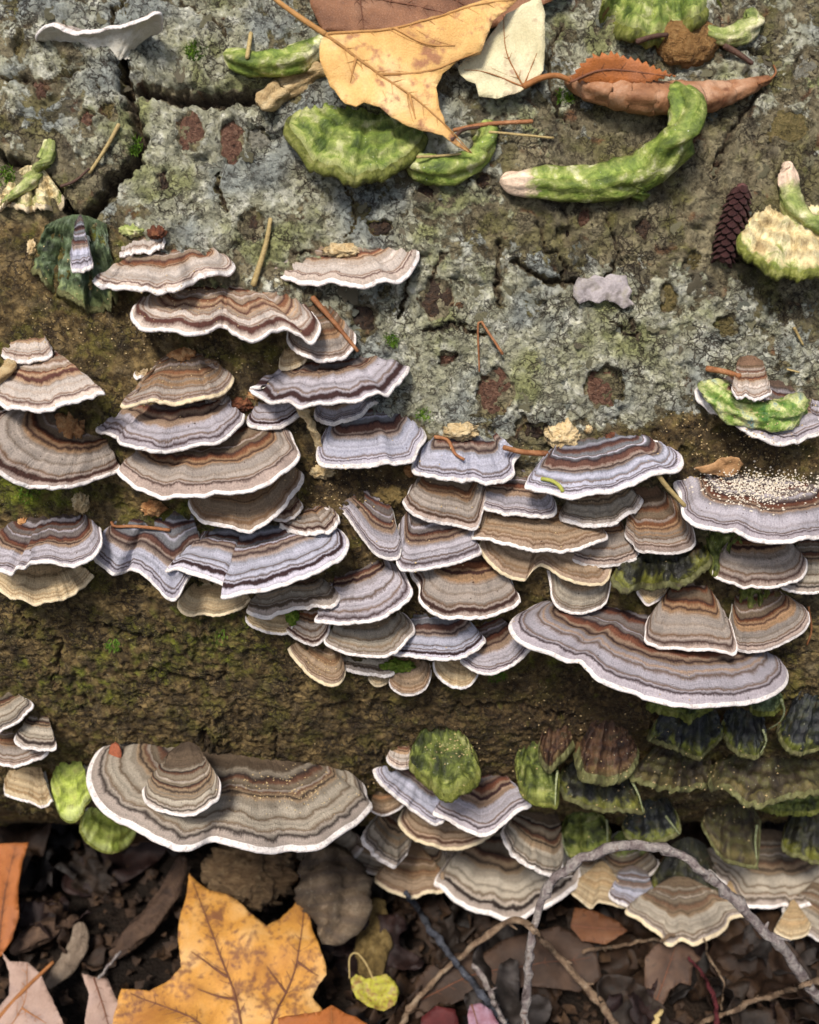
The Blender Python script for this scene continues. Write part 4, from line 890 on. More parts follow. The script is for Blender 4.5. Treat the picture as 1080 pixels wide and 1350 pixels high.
def leaf_mesh(poly, mat, z, veins=(), step=2.0, thick=.3):
    """poly and veins in mm on the leaf's own plane; z(x, y) in mm"""
    poly = np.asarray(poly, float); out = []
    for a, b in zip(poly, np.roll(poly, -1, 0)):
        k = max(1, int(np.linalg.norm(b-a)/(step*.7)))
        for i in range(k): out.append(a+(b-a)*i/k)
    out = np.array(out)
    out += .18*np.stack([fbm(out[:, 0]/2, out[:, 1]/2, 5, 2), fbm(out[:, 0]/2+9, out[:, 1]/2, 6, 2)], -1)*2
    lo, hi = poly.min(0), poly.max(0); n = len(out)
    gx, gy = np.meshgrid(np.arange(lo[0], hi[0], step), np.arange(lo[1], hi[1], step))
    gp = np.stack([gx.ravel(), gy.ravel()], -1); rs = np.random.RandomState(1); gp += rs.uniform(-.3, .3, gp.shape)*step
    vs = [Vector(p) for p in out] + [Vector(p) for p in gp]
    r = delaunay_2d_cdt(vs, [], [list(range(n))], 1, 1e-5)
    P = np.array([tuple(v) for v in r[0]]); F = [tuple(f) for f in r[2]]
    vd = np.full(len(P), 1e3)
    for v in veins: vd = np.minimum(vd, polydist(P[:, 0], P[:, 1], [tuple(q) for q in v]))
    zz = z(P[:, 0], P[:, 1]) - .35*np.exp(-(vd/1.0)**2)
    me = mesh_data('blade', np.stack([P[:, 0], P[:, 1], zz], -1)/1000, F, mat)
    at = me.attributes.new('vein', 'FLOAT', 'POINT'); at.data.foreach_set('value', np.exp(-(vd/.9)**2).astype(np.float32))
    return me
def solid(o, t=.0003):
    m = o.modifiers.new('thickness', 'SOLIDIFY'); m.thickness = t; m.offset = 0
def inside(c, poly):
    x, y = c; r = False; j = len(poly)-1
    for i in range(len(poly)):
        (xi, yi), (xj, yj) = poly[i], poly[j]
        if (yi > y) != (yj > y) and x < (xj-xi)*(y-yi)/(yj-yi+1e-12)+xi: r = not r
        j = i
    return r
def leaf(label, outline, mat, P0, n, veins=(), stem=None, amp=1.5, wl=25, bow=(0, 0), fold=None, seed=0, vmat=None, name='fallen_leaf', cat='leaf', vr=.35, group=None, step=2.0, stem_r=.6, stem_dist=None, spur=0.0, side=3):
    n = nrm(n); e = nrm(np.array([1., 0, 0]) - n*n[0]); t = np.cross(n, e)
    loc = lambda pts: np.array([[(on_plane(x, y, P0, n)-P0)@e*1000, (on_plane(x, y, P0, n)-P0)@t*1000] for x, y in pts])
    poly = loc(outline); vl = [loc(v) for v in veins]
    if spur:
        o2 = []
        for a, b in zip(poly, np.roll(poly, -1, 0)):
            k = max(1, int(np.linalg.norm(b-a)/spur)); d = (b-a)/k; m_ = np.array([d[1], -d[0]])
            for i in range(k): o2 += [a+d*i, a+d*(i+.7)+m_*.45]
        poly = np.array(o2)
    def z(x, y):
        r = amp*fbm(x/wl+seed*3.3, y/wl+seed, seed, 3)*2 + bow[0]*(x/30)**2 + bow[1]*(y/30)**2
        if fold is not None:
            fx, fy, ang, k = fold; f0 = loc([(fx, fy)])[0]; r = r + k*np.abs((x-f0[0])*math.sin(rad(ang)) - (y-f0[1])*math.cos(rad(ang)))
        return r
    rt = root(name, P0, label, cat, group)
    M = Matrix(((e[0], t[0], n[0]), (e[1], t[1], n[1]), (e[2], t[2], n[2]))).to_4x4()
    rt.matrix_world = Matrix.Translation(Vector(P0)) @ M
    o = link('blade', leaf_mesh(poly, mat, z, vl, step), rt); solid(o)
    vm_ = vmat or mat
    for v in vl:
        s = spline(v, 26) if len(v) > 2 else np.linspace(v[0], v[-1], 26)
        zz = z(s[:, 0], s[:, 1]); pth = np.stack([s[:, 0], s[:, 1], zz+.02], -1)/1000
        V, F, _ = tube_mesh(pth, np.linspace(vr, vr*.3, 26)/1000, 6, .8, 0); link('vein', mesh_data('vein', V, F, vm_), rt)
    if side:
        rng = random.Random(seed)
        for v in vl[:side]:
            s = spline(v, 40) if len(v) > 2 else np.linspace(v[0], v[-1], 40)
            for q in range(5, 37, max(3, int(5.5/max(np.linalg.norm(v[-1]-v[0])/40, .1)))):
                d = nrm(s[q+1]-s[q-1])
                for sg in (-1, 1):
                    a = rad(rng.uniform(40, 58))*sg; dd = np.array([d[0]*math.cos(a)-d[1]*math.sin(a), d[0]*math.sin(a)+d[1]*math.cos(a)]); pts = [s[q]]
                    for k in range(15):
                        c = pts[-1]+dd*.9; dd = nrm(dd + d*.06)
                        if not inside(c, poly): break
                        pts.append(c)
                    if len(pts) > 4:
                        pts = np.array(pts); zz = z(pts[:, 0], pts[:, 1]); V, F, _ = tube_mesh(np.stack([pts[:, 0], pts[:, 1], zz+.03], -1)/1000, np.linspace(vr*.3, vr*.08, len(pts))/1000, 5, .8); link('vein', mesh_data('vein', V, F, vm_), rt)
    if stem:
        s = spline(np.array([np.r_[q, z(q[0], q[1])+.1*i] for i, q in enumerate(loc(stem))]), 20)/1000
        if len(stem) == 2: pass
        V, F, _ = tube_mesh(s, np.linspace(stem_r, stem_r*.8, 20)/1000, 8); link('stem', mesh_data('stem', V, F, vm_), rt)
    return rt
def tangent(px, py, lift, tilt=0):
    p, n = surf(px, py); p = p + n*lift
    a = rad(tilt); n2 = np.array([n[0], n[1]*math.cos(a)-n[2]*math.sin(a), n[1]*math.sin(a)+n[2]*math.cos(a)])
    return p, n2
L_Y = leaf_mat('leaf_yellow', [(184,136,70),(214,170,104),(224,192,142)], (130,76,62), 50, .57)
L_B = leaf_mat('leaf_brown', [(92,58,38),(128,86,58),(146,106,78)], (66,40,30), 60, .66)
L_P = leaf_mat('leaf_pale', [(176,164,124),(208,198,160),(214,194,162)], (150,110,92), 60, .64)
L_R = leaf_mat('leaf_rust', [(110,70,44),(150,106,74),(176,140,112)], (92,52,34), 160, .64)
L_O = leaf_mat('leaf_ochre', [(150,98,44),(190,136,62),(202,162,106)], (96,58,48), 45, .55)
L_OR = leaf_mat('leaf_orange', [(134,74,32),(160,94,44),(148,92,58)], (104,56,32), 60, .68)
L_PK = leaf_mat('leaf_pink', [(138,112,98),(164,138,124),(150,128,120)], (104,78,70), 60, .68)
L_D = leaf_mat('leaf_dark', [(52,40,34),(84,62,48),(104,82,64)], (36,28,26), 60, .64)
V_T = nmat('vein_tan', [(150,106,56),(176,132,80)], 200, 900, .0002); V_D = nmat('vein_dark', [(92,56,40),(116,76,54)], 200, 900, .0002); V_O = nmat('stem_orange', [(132,82,42),(162,108,62)], 200, 900, .0002)
p, n = tangent(560, 20, .004, 8)
leaf('brown leathery leaf under the yellow one at the top of the frame', [(404,-40),(410,8),(424,38),(470,46),(560,44),(640,38),(690,29),(712,8),(752,-10),(758,-44)], L_B, p, n, [[(404,-20),(560,12),(640,38)],[(520,-40),(620,10)],[(470,-40),(480,40)]], amp=1.0, seed=2, vmat=V_D)
p, n = tangent(660, 80, .007, 6)
leaf('pale cream leaf half hidden by the yellow one, its orange stalk curved', [(640,56),(603,88),(606,98),(616,106),(627,111),(632,128),(655,131),(686,122),(706,108),(716,94),(719,60),(719,18),(712,-6),(690,6),(668,18)], L_P, p, n, [[(690,115),(668,70),(664,20)],[(690,115),(640,96),(612,92)],[(690,115),(708,70)]], stem=[(690,115),(712,104),(734,100),(752,106)], amp=1.2, seed=3, vmat=V_O, stem_r=.9, side=1, vr=.25)
p, n = tangent(500, 90, .011, 4)
leaf('large yellow leaf with brown flecks and a long pointed tip lying over green brackets', [(428,46),(470,40),(540,28),(600,14),(650,-2),(684,-4),(668,14),(650,30),(640,54),(633,72),(606,78),(584,94),(575,114),(579,140),(588,163),(602,184),(624,201),(600,192),(584,179),(556,173),(540,168),(516,156),(501,143),(480,138),(470,145),(456,140),(436,116),(423,86),(421,64)], L_Y, p, n, [[(428,46),(500,98),(560,140),(622,200)],[(428,46),(520,34),(600,16),(680,-4)],[(470,76),(462,110)],[(500,98),(560,92),(630,70)],[(540,126),(548,158)],[(520,34),(560,56),(600,60)]], stem=[(429,46),(400,26),(366,0),(350,-16)], amp=2.1, seed=4, vmat=V_T, stem_r=.8, vr=.45)
# rolled leaf
def rolled(label, pts, mat, seed=0, emb=.8, open_=.25, tail=None, vmat=None, flap=None, name='rolled_leaf', dist=None, flat=.75):
    rt = curl(label, pts, mat, name, 'leaf', flat, .10, seed, emb, n=110, part='roll', dist=dist)
    return rt
rl = rolled('rust-brown rolled leaf with a saw-toothed edge lying behind the green arm', [(746,106,6),(765,112,17),(800,120,24),(850,127,26),(900,129,25),(950,124,19),(990,113,11),(1014,104,6)], L_R, 31)
p, n = tangent(815, 90, .0115, 25)
fl = leaf('x', [(748,108),(764,84),(782,70),(806,67),(822,73),(842,76),(862,86),(892,100),(850,112),(790,112)], L_OR, p, n, [[(752,108),(800,92),(880,100)]], amp=.8, seed=5, vmat=V_D, name='flap', spur=1.6)
for ch in list(fl.children):
    mw_ = fl.matrix_world @ ch.matrix_basis; ch.parent = rl; ch.matrix_parent_inverse = Matrix(); ch.matrix_basis = Matrix.Translation(-Vector(rl.location)) @ mw_
    if ch.name.startswith('blade'): ch.name = 'toothed_edge'
bpy.data.objects.remove(fl)
def strand(name, pts, r0, r1, mat, lift=.0006, parent=None, part=None, label=None, cat=None, group=None, dists=None, n=24, ns=7, wob=0.0, knots=0, seed=0, px_r=True):
    q = spline(np.array(pts, float), n) if len(pts) > 2 else np.linspace(pts[0], pts[-1], n)
    path = []
    dd = None if dists is None else np.interp(np.linspace(0, 1, n), np.linspace(0, 1, len(dists)), dists)
    for i, (x, y) in enumerate(q):
        if dd is None: p, nn = hit(x, y); path.append((p, nn))
        else: path.append((CAM + ray(x, y)*dd[i], np.array([0, 0, 1.])))
    P = np.array([a for a, b in path]); sc = np.linalg.norm(P.mean(0)-CAM)/FPX
    if dd is None:
        # a stiff thing bridges hollows: keep it on a straight line between what carries it
        dist_ = np.linalg.norm(P-CAM, axis=1); x = np.linspace(0, 1, n); base = np.polyfit(x, dist_, 1); lin_ = np.polyval(base, x)
        off = np.min(dist_ - lin_); d2 = lin_ + min(off, 0)*.7 - lift
        P = np.array([CAM + ray(a, b)*d for (a, b), d in zip(q, d2)])
    rr = np.linspace(r0, r1, n)*sc
    if knots:
        rng = random.Random(seed)
        for _ in range(knots):
            k = rng.randint(2, n-3); rr[k] *= 1.32; rr[k-1] *= 1.1
    V, F, UV = tube_mesh(P, rr, ns, 1.0, wob, seed)
    if parent: return add(part, V, F, mat, parent, np.array(parent.location))
    return tag(add(name, V, F, mat, None, P[n//2]), label, cat, group)
PALE_E = nmat('curled_edge', [(92,100,58),(134,140,100),(168,168,140)], 900, 1500, .0003)
for key, pts in (('green rounded fan at the left', [(735,1016),(733,1036),(732,1062)]), ('broad dark green shelf', [(832,1028),(842,1048),(848,1070)]), ('green and tan banded', [(800,1080),(801,1098),(800,1118)]), ('green and tan banded', [(741,1098),(743,1114),(749,1128)]),
                 ('blue-black flap', [(878,1076),(887,1088),(896,1100)]), ('hanging dark brown flap', [(998,1088),(996,1112),(999,1146)]), ('curled blue-green flap', [(1030,922),(1034,938),(1028,952),(1012,962)]), ('bluish dark shelf', [(1006,962),(1010,978),(1002,994)])):
    q_ = [d for l, d in BD.items() if l.startswith(key)][0]['root']; strand('x', pts, 1.7, .8, PALE_E, parent=q_, part='curled_edge', n=14, lift=.0012)
N_O = nmat('needle_orange', [(104,64,38),(138,90,56),(160,114,78)], 300, 2000, .0003, .6); N_S = nmat('needle_straw', [(140,116,70),(176,154,104),(150,128,84)], 300, 2000, .0003, .6); N_Y = nmat('needle_green', [(134,136,54),(168,168,84)], 300, 2000, .0003, .6); N_D = nmat('needle_dark', [(60,40,34),(92,66,52)], 300, 2000, .0003, .6)
NEED = [([(412,392),(440,424),(472,463)],6,3.5,N_O,'long orange-brown needle lying across a small round bracket'),
 ([(357,288),(350,325),(334,376)],4,6,N_S,'straw-coloured stalk leaning above the double bracket'),
 ([(157,164),(140,195),(118,228)],4,3,N_S,'tan needle standing in the deep bark crack'),
 ([(573,576),(590,580),(600,598),(612,606)],4,3,N_O,'curved brown needle on the blue-white bracket'),
 ([(714,631),(728,634),(738,641),(742,648)],4,4,N_Y,'short yellow-green needle on the big pale blue bracket'),
 ([(147,688),(152,694),(180,694),(224,699)],3,3.5,N_O,'brown needle with a hooked end on the frilly folded bracket'),
 ([(664,590),(690,596),(722,598)],5,6,N_O,'orange-brown needle wedged behind the crusty cream knob'),
 ([(864,620),(878,640),(903,667)],5,4,N_S,'straw-coloured stalk propped against the crumb-strewn bracket'),
 ([(632,490),(631,425),(645,440),(663,467)],1.6,3,N_O,'thin bent brown needle on the lichened bark'),
 ([(598,172),(640,164),(702,160)],4,4,N_O,'orange-brown needle beside the green cup-shaped bracket'),
 ([(645,174),(690,178),(730,182)],2.5,2,N_S,'pale needle beside the green cup-shaped bracket'),
 ([(326,76),(331,44)],4,4,N_S,'short tan needle standing behind the finger-like green bracket'),
 ([(1047,432),(1059,455)],3,2,N_S,'short pale needle low on the right bark'),
 ([(1038,487),(1054,491)],2,1.5,N_S,'tiny pale needle above the algae-capped bracket'),
 ([(932,486),(955,490),(976,496)],6,5,N_O,'splinter of brown wood above the algae-capped bracket'),
 ([(80,246),(100,238),(118,222)],3,2,N_D,'dark needle in the left bark hollow'),
 ([(840,55),(862,48),(880,46)],5,4,N_D,'dark splinter left of the fuzzy-bottomed bracket'),
 ([(955,60),(975,72),(992,84)],6,4,N_D,'dark splinter right of the fuzzy-bottomed bracket'),
 ([(1066,800),(1070,830),(1064,850)],2,2,N_O,'fine brown stalk at the right edge near the rounded fan'),
 ([(595,185),(610,172),(632,168)],4,3,N_D,'dark purple needle under the tip of the yellow leaf'),
 ([(550,207),(575,206),(608,203)],3,2,N_S,'tan needle lying inside the green cup-shaped bracket'),
 ([(1000,110),(1016,104),(1023,95),(1020,86)],3,1.5,N_O,'curved orange stalk of the rolled leaf')]
for pts, r0, r1, m, lb in NEED: strand('needle', pts, r0*.68, r1*.68, m, label=lb, cat='needle', n=14)
# scrap of dry leaf, torn lilac lichen
p, n = tangent(945, 615, .003)
leaf('crumpled scrap of dry tan leaf above the crumb-strewn bracket', [(914,618),(930,612),(945,606),(962,600),(974,604),(982,614),(972,624),(955,630),(938,626)], leaf_mat('leaf_scrap', [(132,96,60),(170,130,90),(150,112,76)], (100,64,40), 120, .64), p, n, amp=1.5, wl=5, seed=7, name='leaf_scrap', cat='leaf scrap', step=1.0)
p, n = tangent(796, 383, .0034)
leaf('torn flat scrap of pale lilac lichen on bare bark', [(756,378),(762,366),(776,368),(784,362),(797,366),(806,361),(826,364),(829,376),(834,384),(829,393),(836,402),(822,407),(812,400),(798,396),(788,400),(776,396),(764,400),(757,392)], leaf_mat('lichen_lilac', [(128,120,118),(164,154,154),(148,140,128)], (96,88,82), 300, .56), p, n, amp=.5, wl=4, seed=8, name='lichen_scrap', cat='lichen', step=1.0)
# spruce cone
def cone():
    a, na = surf(976, 246); b, nb = surf(950, 346); m_s = nmat('cone_scale', [(60,34,34),(92,56,54),(116,78,72)], 400, 1500, .0004, .55, .4)
    n = nrm(na+nb); ax = nrm(b-a); side = np.cross(ax, n); L = np.linalg.norm(b-a); r = mm(15, a); c0 = a + n*r*.7
    rt = root('spruce_cone', tuple(c0), 'dark reddish scaly cone lying in a bark hollow', 'cone')
    V, F, _ = tube_mesh(np.array([c0 + ax*L*t for t in np.linspace(0, 1, 12)]), [r*.75*math.sin(math.pi*(.1+.85*t))**.5 for t in np.linspace(0, 1, 12)], 10)
    add('core', V, F, m_s, rt, c0)
    sv = []
    for j in range(5):
        for i in range(5):
            x = (i/4-.5)*2; y = j/4; wdt = math.sin(math.pi*min(.15+.75*y, .9))
            sv.append((x*wdt*.5, y, .16*(1-x*x)*wdt + .25*y*y))
    sm = mesh_data('scale', sv, gridf(5, 5), m_s)
    for k in range(84):
        t = .02+.94*k/84; th = k*2.39996; rr = r*.72*math.sin(math.pi*(.1+.85*t))**.5
        nn = n*math.cos(th)+side*math.sin(th); p = c0 + ax*L*t + nn*rr
        y = nrm(ax*.85 + nn*.38); x = np.cross(y, nn); x = nrm(x); z = np.cross(x, y); s = r*.80
        o = link('scale', sm, rt); o.matrix_local = Matrix.Translation(Vector(p-c0)) @ (Matrix(((x[0], y[0], z[0]), (x[1], y[1], z[1]), (x[2], y[2], z[2]))) @ Matrix.Scale(s, 3)).to_4x4() if False else Matrix.Translation(Vector(p-c0)) @ Matrix(((x[0]*s, y[0]*s, z[0]*s), (x[1]*s, y[1]*s, z[1]*s), (x[2]*s, y[2]*s, z[2]*s))).to_4x4()
        solid(o, .08)
cone()
# crumbs and dust: nobody could count them
def crumbs(name, label, spots, size, mat, seed):
    rng = random.Random(seed); V, F = [], []
    for cx, cy, rx, ry, cnt in spots:
        for _ in range(cnt):
            x, y = rng.gauss(cx, rx*.5), rng.gauss(cy, ry*.5)
            p, n = hit(x, y)
            if np.linalg.norm(p-CAM) > .7: continue
            s = mm(rng.uniform(*size), p); k = len(V)
            for d in ((1,0,0),(-1,0,0),(0,1,0),(0,-1,0),(0,0,1),(0,0,-1)): V.append(p + n*s*.4 + np.array(d)*s*rng.uniform(.5, 1.3))
            F += [tuple(k+i for i in f) for f in ((0,2,4),(2,1,4),(1,3,4),(3,0,4),(2,0,5),(1,2,5),(3,1,5),(0,3,5))]
    o = add(name, V, F, mat, None, V[0], smooth=False); return tag(o, label, 'crumbs', kind='stuff')
WHT = nmat('crumb_white', [(190,176,156),(226,216,200)], 800, 2000, .0002); SAND = nmat('crumb_sand', [(160,134,92),(206,182,138)], 800, 2000, .0002)
crumbs('white_crumbs', 'heap of white crumbs on the dark-lined bracket', [(985,640,66,18,600),(1030,640,66,18,460),(1000,655,46,18,260),(960,632,30,12,60)], (.4,1.9), WHT, 1)
crumbs('white_specks', 'white specks sprinkled over the dark bark', [(985,600,110,35,110),(980,560,80,40,60),(930,560,60,40,40),(450,640,90,40,60),(230,470,170,60,120),(250,390,60,25,60),(60,420,90,80,50),(600,700,200,200,60),(760,940,150,60,60),(880,1040,160,70,140),(380,1040,90,30,150),(600,985,40,20,60),(420,880,25,14,30)], (.6,1.5), SAND, 2)

def moss_tuft(label, px, py, r, seed):
    rng = random.Random(seed); p, n = surf(px, py); e, t, n = frame(n); V, F = [], []; R_ = mm(r, p)
    for _ in range(130):
        a, q = rng.uniform(0, 6.283), R_*math.sqrt(rng.random()); b = p + e*q*math.cos(a) + t*q*math.sin(a) - n*.0006
        d = nrm(n + e*rng.gauss(0, .5) + t*rng.gauss(0, .5)); h_ = rng.uniform(.0010, .0028); w_ = rng.uniform(.00014, .0003); k = len(V); x = nrm(np.cross(d, [rng.random(), rng.random(), 1.2]))
        y = np.cross(d, x); V += [b+x*w_, b-x*.5*w_+y*.87*w_, b-x*.5*w_-y*.87*w_, b+d*h_]; F += [(k, k+1, k+3), (k+1, k+2, k+3), (k+2, k, k+3)]
    rt = root('moss_tuft', p, label, 'moss'); o = add('shoots', V, F, MOSSM, rt, p, smooth=False); o['kind'] = 'stuff'
MOSSM = nmat('moss_shoots', [(52,84,16),(88,120,30),(124,148,52)], 500, 2000, .0002, .7)
for i, (lb, x, y, r) in enumerate([('bright green moss tuft beside the finger-like green bracket', 258, 66, 13), ('small moss tuft in the deep bark crack', 176, 192, 11), ('small moss tuft above the crusty cream knobs', 560, 545, 10), ('moss tuft on the bark left of the pale leaf stalk', 745, 128, 9),
  ('moss tuft on the bark under the lone shallow bracket', 515, 448, 8), ('moss tuft at the left edge below the thin curled bracket', 8, 232, 12), ('moss tuft under the plain brown bracket on the dark bark', 292, 838, 14), ('moss tuft on the dark bark left of the long tongue', 655, 890, 12), ('moss tuft on brown bark above the lower left fans', 150, 850, 10), ('moss tuft on the brown bark under the pointed fan', 38, 650, 15)]): moss_tuft(lb, x, y, r, i)

# ================================================================ leaf litter and twigs in front of the log
def gpt(px, py, lift=0.0):
    d = ray(px, py); t = (GZ + lift - CAM[2])/d[2]; return CAM + d*t
UPN = np.array([0, 0, 1.0])
ANCH = [(20,1180,'beside the bright orange leaf'),(40,1320,'beside the pinkish leaf'),(145,1340,'beside the mauve leaf'),(190,1200,'beside the rolled leaf'),(320,1290,'round the ochre maple leaf'),
 (440,1200,'behind the hanging grey bracket'),(495,1310,'by the yellow-green scrap'),(590,1330,'by the dark maroon leaf'),(670,1270,'round the broad flat leaf'),(770,1340,'under the bent brown twig'),(885,1285,'by the ragged oak leaf'),(1000,1330,'by the pale lying twig'),(1020,1220,'under the right brackets'),(120,1080,'under the lime-green fan')]
def litter():
    rng = random.Random(21); protos = []
    mats = [leaf_mat('litter_brown', [(22,15,11),(36,26,18),(53,38,27)], (15,10,9), 60, .62), leaf_mat('litter_grey', [(25,21,19),(40,34,31),(65,58,55)], (16,14,13), 60, .62),  # litter colours darkened to carry the log's shade on the ground
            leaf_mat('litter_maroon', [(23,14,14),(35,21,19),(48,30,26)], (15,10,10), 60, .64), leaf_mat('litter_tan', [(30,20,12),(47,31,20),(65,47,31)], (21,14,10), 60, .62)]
    for k in range(12):
        n = 40; P = []; ln = rng.uniform(24, 36); wd = rng.uniform(.35, .6)
        for i in range(n):
            th = 6.28318*i/n; c, s = math.cos(th), math.sin(th)
            r = 1.0
            if k % 3 == 0: r = 1 + .28*math.sin(th*7+k)            # lobed
            elif k % 3 == 1: r = .55 + .6*abs(math.cos(th*2.5+.3))**1.5   # palmate
            P.append((ln*r*c*(1-.1*s), ln*wd*(1.4 if k % 3 == 1 else 1)*r*s))
        am = rng.uniform(5, 11); sd_ = k*5+1; cu = rng.uniform(4, 14)
        z = lambda x, y, am=am, sd_=sd_, cu=cu: am*fbm(x/16+sd_, y/16, sd_, 3)*2.2 + cu*(y/20)**2 + .4*cu*(x/30)**2
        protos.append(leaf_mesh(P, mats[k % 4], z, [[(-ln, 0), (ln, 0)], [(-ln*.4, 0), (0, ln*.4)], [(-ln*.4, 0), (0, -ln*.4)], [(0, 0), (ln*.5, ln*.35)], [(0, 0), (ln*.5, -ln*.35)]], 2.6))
    c = 0; used = set()
    while c < 190:
        x = rng.uniform(-.30, .30); y = rng.uniform(-.40, -.08)
        px, py = project(np.array([x, y, GZ]))
        if not (-60 < px < 1140 and 1020 < py < 1420): continue
        s = rng.uniform(.28, .95)
        if s > .4 and ((150 < px < 440 and py > 1170) or (-30 < px < 190 and py > 1270)): continue
        near = min(ANCH, key=lambda a: math.hypot(px-a[0], py-a[1]))[2]
        for _ in range(30):
            k = rng.randrange(12)
            lb = ('small ' if s < .45 else 'medium-sized ' if s < .7 else 'large ') + ('dark brown', 'grey-brown', 'dark maroon', 'tan')[k % 4] + ' ' + ('lobed', 'palmate', 'oval')[k % 3] + ' dead leaf curled in the litter ' + near
            if lb not in used: break
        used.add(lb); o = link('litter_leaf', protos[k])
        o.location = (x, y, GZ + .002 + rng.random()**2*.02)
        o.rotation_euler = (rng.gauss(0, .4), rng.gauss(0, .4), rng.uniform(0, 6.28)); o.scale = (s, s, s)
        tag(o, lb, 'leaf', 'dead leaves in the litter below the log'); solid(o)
        c += 1
    # crumbled leaf bits
    V, F = [], []
    for _ in range(5200):
        x = rng.uniform(-.32, .32); y = rng.uniform(-.42, -.05); s = rng.uniform(.001, .0045); k = len(V); a = rng.uniform(0, 6.28); zz = float(ground_z(np.array([x]), np.array([y]))[0]) + rng.uniform(.001, .012)
        for i in range(5):
            b = a + i*1.2566; r = s*rng.uniform(.4, 1.2); V.append((x+r*math.cos(b), y+r*math.sin(b), zz+rng.uniform(-.6, .6)*s))
        V.append((x, y, zz+s*.3)); F += [(k+i, k+(i+1) % 5, k+5) for i in range(5)]
    o = add('leaf_crumbs', V, F, nmat('leaf_crumb', [(24,17,13),(52,37,26),(84,62,42)], 120, 900, .0005, rnd=0), None, V[0], smooth=False); tag(o, 'crumbled dark leaf bits on the ground below the log', 'leaf litter', kind='stuff')
litter()
L_DR = leaf_mat('leaf_shaded_rust', [(70,42,24),(98,60,34),(110,74,48)], (50,30,20), 60, .64)  # rust leaf colour darkened to paint in the shadow it lies in
def tilt(ax, ay): return nrm([ax, ay, 1.0])
leaf('large ochre maple leaf with brown blotches on the litter', [(250,1155),(262,1166),(278,1179),(300,1181),(320,1196),(336,1213),(352,1223),(370,1211),(386,1196),(399,1178),(406,1158),(405,1190),(412,1226),(429,1270),(431,1286),(420,1300),(412,1316),(424,1330),(430,1352),(418,1400),(330,1440),(210,1420),(146,1372),(164,1313),(200,1313),(228,1296),(241,1281),(237,1240),(240,1214),(247,1190)], L_O, gpt(310,1290,.034), tilt(0,-.25),
     [[(330,1420),(312,1320),(290,1260),(256,1168)],[(330,1420),(368,1330),(392,1270),(403,1180)],[(330,1420),(260,1350),(176,1318)],[(300,1290),(255,1262)],[(312,1320),(262,1308)],[(378,1310),(352,1275)],[(392,1270),(420,1288)]], amp=3.4, wl=34, seed=11, vmat=V_D, vr=.6, fold=(330,1420,84,.10))
leaf('bright orange leaf standing at the left edge of the litter', [(-30,1104),(0,1112),(38,1111),(30,1135),(24,1170),(25,1210),(15,1240),(2,1260),(-34,1276)], L_OR, gpt(10,1190,.035), tilt(.35,-.7), [[(-4,1262),(6,1180),(20,1118)]], amp=1.0, seed=12, vmat=V_D)
leaf('pinkish grey dead leaf with a red stalk in the left corner', [(4,1257),(14,1268),(36,1268),(54,1284),(64,1308),(86,1352),(94,1400),(-26,1400),(-24,1348),(12,1312),(13,1282)], L_PK, gpt(40,1320,.026), tilt(-.1,-.3), [[(-20,1390),(30,1330),(36,1270)],[(30,1330),(62,1350)]], stem=[(-4,1344),(30,1308),(70,1268)], amp=1.4, seed=13, vmat=V_O, stem_r=.9)
leaf('mauve-grey dead leaf beside the pinkish one', [(108,1284),(126,1289),(142,1290),(150,1310),(164,1334),(182,1362),(190,1400),(114,1400),(112,1346),(118,1312)], L_PK, gpt(145,1330,.024), tilt(.1,-.25), [[(124,1290),(140,1340),(150,1390)]], amp=1.4, seed=14, vmat=V_D)
leaf('small orange leaf tip lying on the maple leaf', [(366,1342),(398,1336),(424,1333),(437,1324),(455,1336),(470,1341),(488,1352),(484,1400),(376,1400)], L_OR, gpt(430,1350,.042), tilt(0,-.2), [[(440,1400),(437,1328)]], amp=.9, seed=15, vmat=V_O)
leaf('crumpled yellow-green scrap of leaf with a looped stalk', [(462,1291),(470,1284),(482,1290),(496,1287),(510,1284),(522,1296),(526,1308),(521,1326),(506,1333),(486,1328),(470,1316),(464,1304)], leaf_mat('leaf_lime', [(130,112,56),(164,160,56),(150,130,98)], (120,80,50), 260, .56), gpt(494,1308,.034), tilt(0,-.5), stem=[(492,1290),(482,1270),(470,1256),(461,1262),(461,1290)], amp=2.6, wl=6, seed=16, vmat=N_S, step=1.2, name='leaf_scrap', cat='leaf scrap', stem_r=.4)
leaf('broad flat brown leaf under the crossing twigs', [(548,1296),(562,1274),(600,1258),(640,1256),(664,1238),(700,1228),(736,1221),(764,1234),(784,1248),(794,1290),(764,1306),(700,1300),(642,1306),(592,1326),(548,1342)], leaf_mat('leaf_umber', [(44,31,24),(64,47,36),(80,60,47)], (34,23,19), 60, .66), gpt(670,1275,.020), tilt(0,-.3), [[(548,1320),(640,1282),(780,1262)]], amp=1.6, seed=17, vmat=V_D)  # umber darkened too, with the log's shade in its colour
leaf('ragged dark brown oak leaf hanging under the lowest fan', [(850,1262),(866,1244),(890,1240),(912,1244),(918,1258),(926,1262),(912,1276),(910,1300),(896,1296),(884,1304),(872,1330),(858,1336),(850,1312)], L_D, gpt(885,1285,.022), tilt(.1,-.6), [[(862,1330),(892,1244)]], amp=1.5, seed=18, vmat=V_D)
leaf('dark maroon leaf at the bottom of the frame', [(556,1340),(574,1326),(600,1330),(606,1352),(600,1400),(550,1400)], leaf_mat('leaf_maroon', [(58,20,22),(84,32,32),(70,30,30)], (40,16,16), 60, .66), gpt(580,1360,.022), tilt(0,-.3), amp=1, seed=19)
